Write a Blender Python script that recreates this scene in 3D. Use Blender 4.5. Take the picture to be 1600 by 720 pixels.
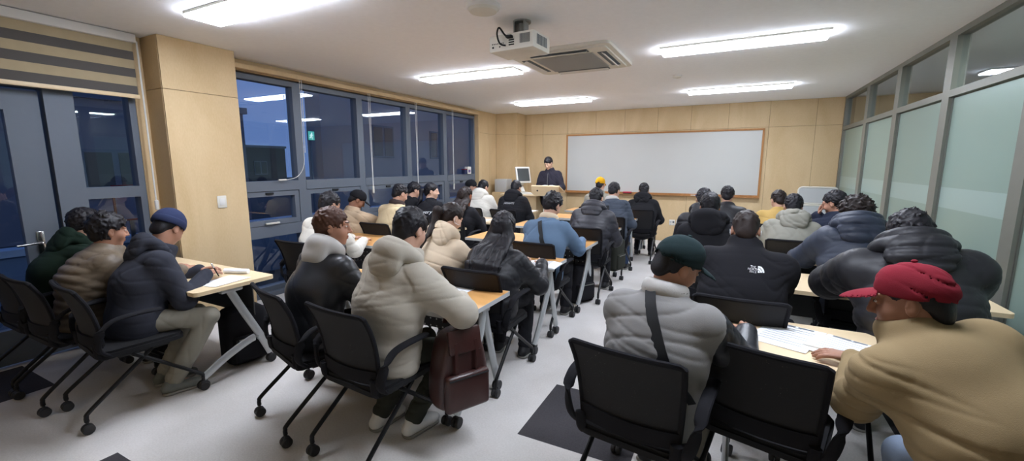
import bpy, bmesh, math, random
import numpy as np
from mathutils import Vector, Matrix
for o in list(bpy.data.objects): bpy.data.objects.remove(o)
S = bpy.context.scene
COL = S.collection
rng = random.Random(7)
PI = math.pi
# ---------------------------------------------------------------- camera, world, exposure
H_CAM = 1.6
cd = bpy.data.cameras.new('camera'); cam = bpy.data.objects.new('camera', cd); COL.objects.link(cam)
cd.sensor_width = 36; cd.lens = 15.02; cd.clip_start = 0.05; cd.clip_end = 300
cam.location = (0, 0, H_CAM); cam.rotation_euler = (PI/2 - 0.1531, 0, 0.4712)
S.camera = cam
S.view_settings.view_transform = 'Standard'; S.view_settings.look = 'None'
S.view_settings.exposure = 0.0; S.view_settings.gamma = 1.0; S.view_settings.use_curve_mapping = False
LAMP = 46.0
W = bpy.data.worlds.new('dusk'); S.world = W; W.use_nodes = True
bg = W.node_tree.nodes['Background']; bg.inputs[0].default_value = (0.13, 0.22, 0.48, 1); bg.inputs[1].default_value = 1.05
CEIL = 2.76; XW = -4.98; XP = -4.68; YF = 9.43; XR = 1.67; YB = -1.3

# ---------------------------------------------------------------- materials
def lin(h):
    h = h.lstrip('#'); c = [int(h[i:i+2], 16)/255 for i in (0, 2, 4)]
    return tuple(x/12.92 if x <= .04045 else ((x+.055)/1.055)**2.4 for x in c) + (1,)
def mat(name, col, rough=.6, bump=0, bscale=200, var=.0, vscale=6, metal=0, spec=.4, stretch=None, emit=None, sheen=0):
    m = bpy.data.materials.new(name); m.use_nodes = True; nt = m.node_tree; N = nt.nodes; L = nt.links
    b = N['Principled BSDF']; c = lin(col) if isinstance(col, str) else col
    b.inputs['Base Color'].default_value = c; b.inputs['Roughness'].default_value = rough
    b.inputs['Metallic'].default_value = metal; b.inputs['Specular IOR Level'].default_value = spec
    if sheen: b.inputs['Sheen Weight'].default_value = sheen
    tc = N.new('ShaderNodeTexCoord'); mp = N.new('ShaderNodeMapping'); L.new(tc.outputs['Object'], mp.inputs[0])
    if stretch: mp.inputs['Scale'].default_value = stretch
    if var:
        n = N.new('ShaderNodeTexNoise'); n.inputs['Scale'].default_value = vscale; n.inputs['Detail'].default_value = 5
        L.new(mp.outputs[0], n.inputs['Vector'])
        mx = N.new('ShaderNodeMix'); mx.data_type = 'RGBA'
        mx.inputs[6].default_value = tuple(max(0, x*(1-var)) for x in c[:3]) + (1,)
        mx.inputs[7].default_value = tuple(min(1, x*(1+var)) for x in c[:3]) + (1,)
        L.new(n.outputs['Fac'], mx.inputs[0]); L.new(mx.outputs[2], b.inputs['Base Color'])
    if bump:
        n2 = N.new('ShaderNodeTexNoise'); n2.inputs['Scale'].default_value = bscale; n2.inputs['Detail'].default_value = 3
        L.new(mp.outputs[0], n2.inputs['Vector'])
        bp = N.new('ShaderNodeBump'); bp.inputs['Strength'].default_value = bump; bp.inputs['Distance'].default_value = .002
        L.new(n2.outputs['Fac'], bp.inputs['Height']); L.new(bp.outputs[0], b.inputs['Normal'])
    if emit:
        b.inputs['Emission Color'].default_value = lin(emit[0]); b.inputs['Emission Strength'].default_value = emit[1]
    return m
M = {}
def wood(name, col, dark, scale=3, stretch=(1, 1, .25), rough=.55):
    m = mat(name, col, rough); nt = m.node_tree; N = nt.nodes; L = nt.links
    tc = N.new('ShaderNodeTexCoord'); mp = N.new('ShaderNodeMapping'); mp.inputs['Scale'].default_value = stretch
    L.new(tc.outputs['Object'], mp.inputs[0])
    n = N.new('ShaderNodeTexNoise'); n.inputs['Scale'].default_value = scale; n.inputs['Detail'].default_value = 8; n.inputs['Distortion'].default_value = 1.2
    n3 = N.new('ShaderNodeTexNoise'); n3.inputs['Scale'].default_value = scale*40; n3.inputs['Detail'].default_value = 2
    L.new(mp.outputs[0], n.inputs['Vector']); L.new(mp.outputs[0], n3.inputs['Vector'])
    ad = N.new('ShaderNodeMath'); ad.operation = 'MULTIPLY_ADD'; L.new(n3.outputs['Fac'], ad.inputs[0]); ad.inputs[1].default_value = .35; L.new(n.outputs['Fac'], ad.inputs[2])
    cr = N.new('ShaderNodeValToRGB'); cr.color_ramp.elements[0].position = .45; cr.color_ramp.elements[1].position = .85
    cr.color_ramp.elements[0].color = lin(dark); cr.color_ramp.elements[1].color = lin(col)
    L.new(ad.outputs[0], cr.inputs[0]); L.new(cr.outputs[0], N['Principled BSDF'].inputs['Base Color'])
    return m
M['birch'] = wood('birch_plywood', '#D3BA92', '#C5AA80', 2.2, (1, 1, .35))
M['birch_desk'] = wood('pale_laminate', '#E9D3AE', '#E0C8A0', 4, (.3, 1, 1), .4)
M['oak_desk'] = wood('orange_laminate', '#DDA96A', '#CF985A', 4, (.3, 1, 1), .4)
M['frame_wood'] = wood('frame_wood', '#B07C48', '#9A6A3A', 6)
M['groove'] = mat('groove_backing', '#7E6544', .8)  # plain darker brown of the backing behind the panel joints
M['ceil'] = mat('ceiling_paint', '#F4F5F8', .9, .25, 60, .04, 20)
M['white'] = mat('white_plastic', '#E4E4E4', .45)
M['white2'] = mat('warm_white_plastic', '#DAD9D6', .5)
M['board'] = mat('whiteboard_enamel', '#C0C1BD', .28, 0, 1, .05, 1.3, spec=.5)
M['frame'] = mat('window_aluminium', '#656D78', .55, 0, 1, .03, 30, metal=.2)
M['gasket'] = mat('black_gasket', '#15171A', .7)
M['alu'] = mat('brushed_aluminium', '#8F8F8A', .35, 0, 1, .06, 20, metal=.75)
M['alu2'] = mat('grey_partition_frame', '#7F8078', .45, 0, 1, .06, 12, metal=.35)
M['leg_grey'] = mat('silver_powder_coat', '#B9BDBE', .35, metal=.4)
M['steel'] = mat('chrome_steel', '#C8C8C8', .2, metal=1)
M['black'] = mat('black_plastic', '#1B1B1D', .5, .1, 300)
M['black_metal'] = mat('black_steel_tube', '#121214', .35, metal=.3)
M['wheel'] = mat('caster_rubber', '#2A2A2C', .6)
M['seat'] = mat('black_seat_fabric', '#18181B', .9, .3, 350)
M['dark_panel'] = mat('charcoal_panel', '#3A3C3E', .6)
M['paper'] = mat('paper', '#EEF0F2', .8, 0, 1, .02, 30)
M['ink'] = mat('printed_ink', '#8A8E96', .8)
M['skin1'] = mat('skin_light', '#C79C86', .5, .1, 250, .06, 25, spec=.35)
M['skin2'] = mat('skin_tan', '#AE8069', .5, .1, 250, .06, 25, spec=.35)
M['skin3'] = mat('skin_pale', '#D8B098', .5, .1, 250, .06, 25, spec=.35)
M['skin4'] = mat('skin_brown', '#976C56', .5, .1, 250, .06, 25, spec=.35)
M['lips'] = mat('lips', '#A8604F', .5)
M['eye'] = mat('eye_white', '#CFC8C0', .3)
M['iris'] = mat('iris', '#1B120D', .3)
M['hair'] = mat('hair_black', '#17151A', .5, .5, 140, .3, 60, stretch=(1.8, 1.8, .5), spec=.35)
M['hair_dk'] = mat('hair_dark_brown', '#241A17', .5, .5, 140, .3, 60, stretch=(1.8, 1.8, .5), spec=.35)
M['hair_br'] = mat('hair_brown', '#4A2E22', .5, .5, 140, .3, 60, stretch=(1.8, 1.8, .5), spec=.35)
M['hair_red'] = mat('hair_auburn_streak', '#7A4326', .5, .5, 140, .3, 60, stretch=(1.8, 1.8, .5), spec=.35)
FAB = dict(greige='#B3AC9F', leather='#24262B', hoodwhite='#BDBAB6', cream='#D3C0A6', black='#1C1C20', blackpuff='#222226', denim='#5F758E',
    charcoal='#34343A', bluegrey='#454C58', mustard='#C2A161', sage='#86847A', navy='#242938', navypuff='#343B4A', tan='#8C7959', grey='#7F7D7B',
    khaki='#6F6252', slate='#34363F', ivory='#DAD6CC', white='#D9D6CC', beigecap='#B09A80', blindbeige='#B0A184', varsity='#D6C29C', plum='#2C2A34', trouser_grey='#8E8A7E',
    trouser_black='#1E1E22', jeans='#34435E', lightjeans='#8C9BB0', olive='#33352F', green='#18281F', blue='#2B3350', maroon='#7A1E2B', darkgreen='#1B2A2C', yellow='#D9A21E', brownbag='#3B1F1C')
for k, v in FAB.items():
    if k == 'leather': M[k] = mat('leather_black', v, .36, .2, 160, .1, 8, spec=.55)
    elif k == 'brownbag': M[k] = mat('leather_oxblood', v, .33, .4, 60, .25, 10, spec=.55)
    elif k in ('blackpuff', 'navypuff', 'khaki', 'charcoal'): M[k] = mat('nylon_' + k, v, .5, .15, 90, .10, 8, spec=.35)
    else: M[k] = mat('cloth_' + k, v, .9, .3, 420, .08, 12, spec=.2, sheen=.15 if k in ('grey', 'cream') else 0)
M['stripe'] = mat('dark_rib_stripe', '#3A2C2A', .9)
M['red'] = mat('red_plastic', '#B3263A', .5)
M['pen_blue'] = mat('blue_plastic', '#2A3F9A', .4)
M['ac_dark'] = mat('vent_dark', '#5A6064', .7)
M['ac_grille'] = mat('vent_grille_grey', '#B5B7B7', .6)
M['rubber'] = mat('grey_sole', '#8B8983', .8)
M['shoe_white'] = mat('white_trainer', '#D8D8D6', .6)
M['shoe_grey'] = mat('grey_trainer', '#6E716C', .7, .4, 120, .2, 30)
M['shoe_black'] = mat('black_trainer', '#1A1A1C', .6)
M['screen'] = mat('screen_grey', '#4A4D4C', .25)
def glass_mat():
    m = bpy.data.materials.new('window_glass'); m.use_nodes = True; N = m.node_tree.nodes; L = m.node_tree.links
    N.remove(N['Principled BSDF']); t = N.new('ShaderNodeBsdfTransparent'); t.inputs[0].default_value = (.88, .91, .94, 1)
    g = N.new('ShaderNodeBsdfGlossy'); g.inputs['Roughness'].default_value = .0; g.inputs[0].default_value = (.9, .95, 1, 1)
    f = N.new('ShaderNodeFresnel'); f.inputs[0].default_value = 1.75
    ge = N.new('ShaderNodeNewGeometry'); iv = N.new('ShaderNodeMath'); iv.operation = 'SUBTRACT'; iv.inputs[0].default_value = 1; L.new(ge.outputs['Backfacing'], iv.inputs[1])
    ml = N.new('ShaderNodeMath'); ml.operation = 'MULTIPLY'; L.new(f.outputs[0], ml.inputs[0]); L.new(iv.outputs[0], ml.inputs[1])
    mx = N.new('ShaderNodeMixShader'); L.new(ml.outputs[0], mx.inputs[0]); L.new(t.outputs[0], mx.inputs[1]); L.new(g.outputs[0], mx.inputs[2])
    L.new(mx.outputs[0], N['Material Output'].inputs[0]); return m
M['glass'] = glass_mat()
def frost_mat(name, col):
    m = bpy.data.materials.new(name); m.use_nodes = True; N = m.node_tree.nodes; L = m.node_tree.links
    N.remove(N['Principled BSDF']); d = N.new('ShaderNodeBsdfDiffuse'); d.inputs[0].default_value = lin(col)
    t = N.new('ShaderNodeBsdfTranslucent'); t.inputs[0].default_value = lin(col)
    g = N.new('ShaderNodeBsdfGlossy'); g.inputs['Roughness'].default_value = .35; g.inputs[0].default_value = (.8, .9, .88, 1)
    f = N.new('ShaderNodeFresnel'); f.inputs[0].default_value = 1.4
    a = N.new('ShaderNodeMixShader'); a.inputs[0].default_value = .35; L.new(d.outputs[0], a.inputs[1]); L.new(t.outputs[0], a.inputs[2])
    b = N.new('ShaderNodeMixShader'); L.new(f.outputs[0], b.inputs[0]); L.new(a.outputs[0], b.inputs[1]); L.new(g.outputs[0], b.inputs[2])
    L.new(b.outputs[0], N['Material Output'].inputs[0]); return m
M['frost'] = frost_mat('frosted_glass', '#9DB2A8'); M['frost2'] = frost_mat('frosted_glass_band', '#B2C6C0')
def mesh_fabric():
    m = bpy.data.materials.new('black_mesh_fabric'); m.use_nodes = True; N = m.node_tree.nodes; L = m.node_tree.links
    b = N['Principled BSDF']; b.inputs['Base Color'].default_value = lin('#19191C'); b.inputs['Roughness'].default_value = .8
    t = N.new('ShaderNodeBsdfTransparent'); tc = N.new('ShaderNodeTexCoord'); v = N.new('ShaderNodeTexVoronoi'); v.inputs['Scale'].default_value = 260
    L.new(tc.outputs['Object'], v.inputs['Vector']); c = N.new('ShaderNodeMath'); c.operation = 'LESS_THAN'; c.inputs[1].default_value = .2
    L.new(v.outputs['Distance'], c.inputs[0]); mx = N.new('ShaderNodeMixShader')
    L.new(c.outputs[0], mx.inputs[0]); L.new(b.outputs[0], mx.inputs[1]); L.new(t.outputs[0], mx.inputs[2]); L.new(mx.outputs[0], N['Material Output'].inputs[0]); return m
M['mesh'] = mesh_fabric()
def perforated():
    m = mat('perforated_panel', '#3B3D3F', .55); N = m.node_tree.nodes; L = m.node_tree.links
    tc = N.new('ShaderNodeTexCoord'); sp = N.new('ShaderNodeSeparateXYZ'); L.new(tc.outputs['Object'], sp.inputs[0])
    def cell(o):
        a = N.new('ShaderNodeMath'); a.operation = 'MULTIPLY'; a.inputs[1].default_value = 1/.055; L.new(o, a.inputs[0])
        f = N.new('ShaderNodeMath'); f.operation = 'FRACT'; L.new(a.outputs[0], f.inputs[0])
        s = N.new('ShaderNodeMath'); s.operation = 'SUBTRACT'; s.inputs[1].default_value = .5; L.new(f.outputs[0], s.inputs[0])
        p = N.new('ShaderNodeMath'); p.operation = 'MULTIPLY'; L.new(s.outputs[0], p.inputs[0]); L.new(s.outputs[0], p.inputs[1]); return p
    p1 = cell(sp.outputs[0]); p2 = cell(sp.outputs[2]); ad = N.new('ShaderNodeMath'); L.new(p1.outputs[0], ad.inputs[0]); L.new(p2.outputs[0], ad.inputs[1])
    c = N.new('ShaderNodeMath'); c.operation = 'LESS_THAN'; c.inputs[1].default_value = .014; L.new(ad.outputs[0], c.inputs[0])
    mx = N.new('ShaderNodeMix'); mx.data_type = 'RGBA'; mx.inputs[6].default_value = lin('#3B3D3F'); mx.inputs[7].default_value = lin('#D5D5D0')
    L.new(c.outputs[0], mx.inputs[0]); L.new(mx.outputs[2], N['Principled BSDF'].inputs['Base Color']); return m
M['perf'] = perforated()
def emis(name, col, s):
    m = bpy.data.materials.new(name); m.use_nodes = True; N = m.node_tree.nodes
    b = N['Principled BSDF']; b.inputs['Base Color'].default_value = (.8, .8, .8, 1); b.inputs['Emission Color'].default_value = lin(col); b.inputs['Emission Strength'].default_value = s
    return m
M['lamp'] = emis('lamp_diffuser', '#E9F0FF', LAMP)
def carpet(name, a, b):
    m = mat(name, a, .95, .5, 180, spec=.1); N = m.node_tree.nodes; L = m.node_tree.links
    tc = N.new('ShaderNodeTexCoord'); n = N.new('ShaderNodeTexNoise'); n.inputs['Scale'].default_value = 1.6; n.inputs['Detail'].default_value = 6
    n2 = N.new('ShaderNodeTexNoise'); n2.inputs['Scale'].default_value = 90; L.new(tc.outputs['Object'], n.inputs['Vector']); L.new(tc.outputs['Object'], n2.inputs['Vector'])
    ad = N.new('ShaderNodeMath'); ad.operation = 'MULTIPLY_ADD'; ad.inputs[1].default_value = .45; L.new(n2.outputs['Fac'], ad.inputs[0]); L.new(n.outputs['Fac'], ad.inputs[2])
    cr = N.new('ShaderNodeValToRGB'); cr.color_ramp.elements[0].position = .5; cr.color_ramp.elements[1].position = .9
    cr.color_ramp.elements[0].color = lin(b); cr.color_ramp.elements[1].color = lin(a); L.new(ad.outputs[0], cr.inputs[0])
    L.new(cr.outputs[0], N['Principled BSDF'].inputs['Base Color']); return m
M['carpet'] = carpet('carpet_light', '#DAD7D4', '#C5C1BC'); M['carpet_dark'] = carpet('carpet_dark', '#4A484B', '#3B3A3D')

# ---------------------------------------------------------------- object helpers
def link(name, me, m, parent=None, loc=(0, 0, 0), rz=0):
    o = bpy.data.objects.new(name, me); COL.objects.link(o); o.location = loc; o.rotation_euler = (0, 0, rz)
    if me is not None:
        ms = m if isinstance(m, (list, tuple)) else [m]
        if len(me.materials) == 0:
            for x in ms: me.materials.append(x)
    if parent is not None: o.parent = parent
    return o
def obj(name, b, m, parent=None, loc=(0, 0, 0), rz=0, smooth=35):
    me = bpy.data.meshes.new(name); bmesh.ops.recalc_face_normals(b.bm, faces=b.bm.faces[:]); b.bm.to_mesh(me); b.bm.free()
    if smooth:
        me.polygons.foreach_set('use_smooth', [True]*len(me.polygons)); me.set_sharp_from_angle(angle=math.radians(smooth))
    return link(name, me, m, parent, loc, rz)
def tag(o, label=None, cat=None, group=None, kind=None):
    if label: o['label'] = label
    if cat: o['category'] = cat
    if group: o['group'] = group
    if kind: o['kind'] = kind
    return o
def thing(name, label, cat, loc=(0, 0, 0), rz=0, group=None):
    o = bpy.data.objects.new(name, None); COL.objects.link(o); o.empty_display_size = .1; o.location = loc; o.rotation_euler = (0, 0, rz)
    return tag(o, label, cat, group)
def copytree(o, parent=None):
    c = o.copy(); COL.objects.link(c)
    if parent is not None: c.parent = parent
    for ch in list(o.children): copytree(ch, c)
    return c
class B:
    def __init__(s): s.bm = bmesh.new()
    def box(s, c, d, bev=0, R=None, seg=2, mi=0):
        g = bmesh.ops.create_cube(s.bm, size=1.0); vs = g['verts']
        for v in vs: v.co = Vector((v.co.x*d[0], v.co.y*d[1], v.co.z*d[2]))
        fs = set(f for v in vs for f in v.link_faces)
        if bev:
            es = list(set(e for v in vs for e in v.link_edges))
            r = bmesh.ops.bevel(s.bm, geom=es, offset=bev, segments=seg, profile=.5, affect='EDGES')
            vs = list(set(v for f in r['faces'] for v in f.verts) | set(v for v in vs if v.is_valid)); fs = set(f for v in vs for f in v.link_faces)
        M4 = Matrix.Translation(Vector(c)) @ (R.to_4x4() if R is not None else Matrix.Identity(4))
        for v in vs: v.co = M4 @ v.co
        for f in fs: f.material_index = mi
        return s
    def b2(s, lo, hi, bev=0, mi=0):
        return s.box([(a+b)/2 for a, b in zip(lo, hi)], [abs(b-a) for a, b in zip(lo, hi)], bev, mi=mi)
    def sweep(s, pts, prof, up=(0, 0, 1), closed=False, scale=None, mi=0):
        P = [Vector(p) for p in pts]; n = len(P); m = len(prof); rings = []; upv = Vector(up)
        for i, p in enumerate(P):
            if closed: t = P[(i+1) % n]-P[i-1]
            else: t = P[min(i+1, n-1)]-P[max(i-1, 0)]
            t.normalize(); x = t.cross(upv)
            if x.length < 1e-3: x = t.cross(Vector((0, 1, 0)))
            x.normalize(); y = x.cross(t).normalized(); k = scale[i] if scale else 1
            rings.append([s.bm.verts.new(p + x*(a*k) + y*(b*k)) for a, b in prof])
        for i in range(n if closed else n-1):
            r0, r1 = rings[i], rings[(i+1) % n]
            for j in range(m):
                f = s.bm.faces.new((r0[j], r0[(j+1) % m], r1[(j+1) % m], r1[j])); f.material_index = mi
        if not closed:
            for r in (rings[0], rings[-1]):
                try: s.bm.faces.new(r).material_index = mi
                except ValueError: pass
        return s
    def tube(s, pts, r, n=10, up=(0, 0, 1), closed=False, scale=None, flat=1, mi=0):
        return s.sweep(pts, [(r*math.cos(2*PI*i/n), r*flat*math.sin(2*PI*i/n)) for i in range(n)], up, closed, scale, mi)
    def lathe(s, prof, c=(0, 0, 0), R=None, n=20, mi=0):
        c = Vector(c); R = R or Matrix.Identity(3); rings = []
        for r, z in prof:
            rings.append([s.bm.verts.new(c + R @ Vector((max(r, 1e-4)*math.cos(2*PI*i/n), max(r, 1e-4)*math.sin(2*PI*i/n), z))) for i in range(n)])
        for a, b in zip(rings, rings[1:]):
            for j in range(n): s.bm.faces.new((a[j], a[(j+1) % n], b[(j+1) % n], b[j])).material_index = mi
        for r in (rings[0], rings[-1]): s.bm.faces.new(r).material_index = mi
        return s
    def prism(s, poly, z0, z1, fr=None, mi=0):
        fr = fr or (lambda x, y, z: (x, y, z))
        a = [s.bm.verts.new(fr(x, y, z0)) for x, y in poly]; b = [s.bm.verts.new(fr(x, y, z1)) for x, y in poly]
        n = len(poly)
        s.bm.faces.new(a).material_index = mi; s.bm.faces.new(b).material_index = mi
        for i in range(n): s.bm.faces.new((a[i], a[(i+1) % n], b[(i+1) % n], b[i])).material_index = mi
        return s
def rrect(x0, y0, x1, y1, r, n=5):
    out = []
    for cx, cy, a0 in ((x1-r, y1-r, 0), (x0+r, y1-r, 90), (x0+r, y0+r, 180), (x1-r, y0+r, 270)):
        for i in range(n+1):
            a = math.radians(a0+90*i/n); out.append((cx+r*math.cos(a), cy+r*math.sin(a)))
    return out
def smoothpath(pts, k=6):
    P = [Vector(p) for p in pts]; out = []
    for i in range(len(P)-1):
        p0, p1, p2, p3 = P[max(i-1, 0)], P[i], P[i+1], P[min(i+2, len(P)-1)]
        for j in range(k):
            t = j/k; out.append(.5*((2*p1)+(p2-p0)*t+(2*p0-5*p1+4*p2-p3)*t*t+(3*p1-p0-3*p2+p3)*t**3))
    return out+[P[-1]]
def struct(name, b, m, parent=None, smooth=35):
    o = obj(name, b, m, parent, smooth=smooth)
    if parent is None: o['kind'] = 'structure'
    return o
def textmesh(s, size, ext=.0008):
    cu = bpy.data.curves.new('txt', 'FONT'); cu.body = s; cu.size = size; cu.extrude = ext; cu.align_x = 'CENTER'; cu.align_y = 'CENTER'; cu.resolution_u = 3
    o = bpy.data.objects.new('txt', cu); COL.objects.link(o); dg = bpy.context.evaluated_depsgraph_get(); dg.update()
    me = bpy.data.meshes.new_from_object(o.evaluated_get(dg)); bpy.data.objects.remove(o); return me
# ================================================================ SETTING
# floor: carpet tiles, a few of them dark
DARK = [(-1.04, -.38, 2.11, 2.77), (-2.97, -2.31, .28, .94), (-4.98, -4.32, .45, 1.09), (-4.72, -4.06, 2.36, 3.0), (.98, 1.64, 2.9, 3.56), (-1.7, -1.04, -.53, .13), (.3, .96, -.53, .13)]
xs = sorted(set([XW-.12, XR+.12]+[v for d in DARK for v in d[:2]])); ys = sorted(set([YB-.12, YF+.12]+[v for d in DARK for v in d[2:]]))
b = B(); gv = {}
for i, x in enumerate(xs):
    for j, y in enumerate(ys): gv[i, j] = b.bm.verts.new((x, y, 0))
for i in range(len(xs)-1):
    for j in range(len(ys)-1):
        f = b.bm.faces.new((gv[i, j], gv[i+1, j], gv[i+1, j+1], gv[i, j+1])); cx = (xs[i]+xs[i+1])/2; cy = (ys[j]+ys[j+1])/2
        f.material_index = 1 if any(d[0] < cx < d[1] and d[2] < cy < d[3] for d in DARK) else 0
g = bmesh.ops.extrude_face_region(b.bm, geom=b.bm.faces[:])
for v in [e for e in g['geom'] if isinstance(e, bmesh.types.BMVert)]: v.co.z = -.12
struct('floor', b, [M['carpet'], M['carpet_dark']], smooth=0)
struct('ceiling', B().b2((XW-.2, YB-.15, CEIL), (XR+.15, YF+.15, CEIL+.15)), M['ceil'], smooth=0)
# plywood wall helper: separate panels with real gaps in front of a dark backing
SEAM = 2.29
def panels(b, axis, pos, th, cuts, zc):
    for a0, a1 in zip(cuts, cuts[1:]):
        for z0, z1 in zip(zc, zc[1:]):
            g_ = .0025
            if axis == 'y': b.b2((a0+g_, pos, z0+g_), (a1-g_, pos+th, z1-g_), mi=0)
            else: b.b2((pos, a0+g_, z0+g_), (pos+th, a1-g_, z1-g_), mi=0)
wf = B(); wf.b2((XW-.15, YF+.012, 0), (XR+.15, YF+.15, CEIL), mi=1)
panels(wf, 'y', YF, .014, [-4.43, -3.99, -3.38, -2.73, -2.1, -1.43, -.79, -.12, .56, 1.28, XR], [0, SEAM, CEIL])
struct('wall_front', wf, [M['birch'], M['groove']], smooth=0)
cb = B(); cb.b2((XW, 8.962, 0), (-4.442, YF+.012, CEIL), mi=1); panels(cb, 'y', 8.95, .014, [XW, -4.43], [0, SEAM, CEIL]); panels(cb, 'x', -4.444, .014, [8.95, YF], [0, SEAM, CEIL])
struct('wall_front_column', cb, [M['birch'], M['groove']], smooth=0)
pl = B(); pl.b2((XW-.15, 2.172, 0), (XP-.012, 2.828, CEIL), mi=1)
panels(pl, 'x', XP-.014, .014, [2.16, 2.84], [0, SEAM, CEIL]); panels(pl, 'y', 2.16, .014, [XW, XP-.0145], [0, SEAM, CEIL]); panels(pl, 'y', 2.826, .014, [XW, XP-.0145], [0, SEAM, CEIL])
struct('wall_left_pillar', pl, [M['birch'], M['groove']], smooth=0)
wl = B(); wl.b2((XW-.15, 8.05, 0), (XW-.012, YF, CEIL), mi=1); panels(wl, 'x', XW-.014, .014, [8.05, 8.62, 8.95], [0, SEAM, CEIL])
wl.b2((XW-.15, 2.84, 2.64), (XW+.0, 8.05, CEIL)); wl.b2((XW-.15, YB-.1, 2.3), (XW, 2.17, CEIL)); wl.b2((XW-.15, 2.07, 0), (XW, 2.17, 2.3)); wl.b2((XW-.15, YB-.1, 0), (XW, .1, 2.3))
struct('wall_left', wl, [M['birch'], M['groove']], smooth=0)
struct('trim_1', B().b2((XW, 2.84, 2.645), (XW+.10, 8.05, 2.70), .006), M['birch'], smooth=0)       # blind pelmet over the windows
struct('trim_2', B().b2((XW-.01, 8.02, 0), (XW+.09, 8.06, 2.70)), M['birch'], smooth=0)
struct('trim_3', B().b2((XW-.14, 2.84, 0), (XW+.06, 8.03, .05)), M['frame'], smooth=0)
struct('wall_back', B().b2((XW-.15, YB-.15, 0), (XR+.15, YB, CEIL)), M['birch'], smooth=0)
# window bays along the left wall (aluminium frame, fixed light, awning sash, low light)
MUL = [2.84, 3.76, 4.80, 5.88, 6.94, 8.03]
def winbay(n, y0, y1, zt, tilt=False):
    f = B(); x0, x1 = XW-.13, XW-.01; w = .055
    f.b2((x0, y0, .05), (x1, y0+w, zt)); f.b2((x0, y1-w, .05), (x1, y1, zt)); f.b2((x0, y0+w, zt-.06), (x1, y1-w, zt)); f.b2((x0, y0+w, .05), (x1, y1-w, .11))
    f.b2((x0, y0+w, 1.28), (x1+.004, y1-w, 1.40)); f.b2((x0, y0+w, .72), (x1+.004, y1-w, .86))
    o = struct('window_%d' % n, f, M['frame'], smooth=0)
    s = B(); u0, u1 = y0+w+.004, y1-w-.004; t = .06
    for lo, hi in (((u0, .865), (u0+t, 1.275)), ((u1-t, .865), (u1, 1.275)), ((u0+t, .865), (u1-t, .865+t)), ((u0+t, 1.275-t), (u1-t, 1.275))):
        s.b2((x0+.02, lo[0], lo[1]), (x1-.008, hi[0], hi[1]))
    sa = obj('sash', s, M['frame'], o, smooth=0)
    gk = B(); ym = (u0+u1)/2
    gk.b2((x1-.012, ym-.05, 1.236), (x1+.008, ym+.05, 1.262), .004); obj('latch', gk, M['gasket'], sa)
    hd = B(); hd.tube(smoothpath([(x1-.01, ym-.07, .885), (x1+.035, ym-.07, .89), (x1+.04, ym+.06, .89), (x1-.01, ym+.07, .885)], 4), .012, 8); obj('handle', hd, M['white'], sa)
    for a, c in ((1.40, zt-.06), (.11, .72)): obj('pane', B().b2((x0+.05, y0+w, a), (x0+.058, y1-w, c)), M['glass'], o, smooth=0)
    obj('pane', B().b2((x0+.05, u0+t, .865+t), (x0+.058, u1-t, 1.275-t)), M['glass'], sa, smooth=0)
    return o
for i in range(5): winbay(i+1, MUL[i], MUL[i+1], 2.62)
# door bay at the near left
f = B(); x0, x1 = XW-.13, XW-.01
f.b2((x0, 1.46, 0), (x1+.01, 1.64, 2.3)); f.b2((x0, 2.02, 0), (x1, 2.07, 2.3)); f.b2((x0, 1.64, 2.24), (x1, 2.02, 2.3)); f.b2((x0, 1.64, 1.30), (x1, 2.02, 1.40)); f.b2((x0, 1.64, 0), (x1, 2.02, .08))
o = struct('window_6', f, M['frame'], smooth=0)
for a, c in ((.08, 1.30), (1.40, 2.24)): obj('pane', B().b2((x0+.05, 1.64, a), (x0+.058, 2.02, c)), M['glass'], o, smooth=0)
d = B(); d.b2((x0, .1, 2.2), (x1, 1.46, 2.3)); d.b2((x0, .1, 0), (x1, .2, 2.2))
do = struct('door_1', d, M['frame'], smooth=0)
lf = B(); lx0, lx1 = XW-.10, XW-.035
lf.b2((lx0, 1.24, .02), (lx1, 1.44, 2.18)); lf.b2((lx0, .22, .02), (lx1, .4, 2.18)); lf.b2((lx0, .4, 2.02), (lx1, 1.24, 2.18)); lf.b2((lx0, .4, .02), (lx1, 1.24, .3))
lo = obj('door_leaf', lf, M['frame'], do, smooth=0)
obj('pane', B().b2((lx0+.025, .4, .3), (lx0+.033, 1.24, 2.02)), M['glass'], lo, smooth=0)
h = B(); h.b2((lx1, 1.30, .86), (lx1+.012, 1.345, 1.06), .004); h.tube(smoothpath([(lx1, 1.32, .97), (lx1+.055, 1.32, .97), (lx1+.06, 1.28, .97), (lx1+.06, 1.17, .965)], 5), .010, 10)
obj('door_handle', h, M['steel'], do)
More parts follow.
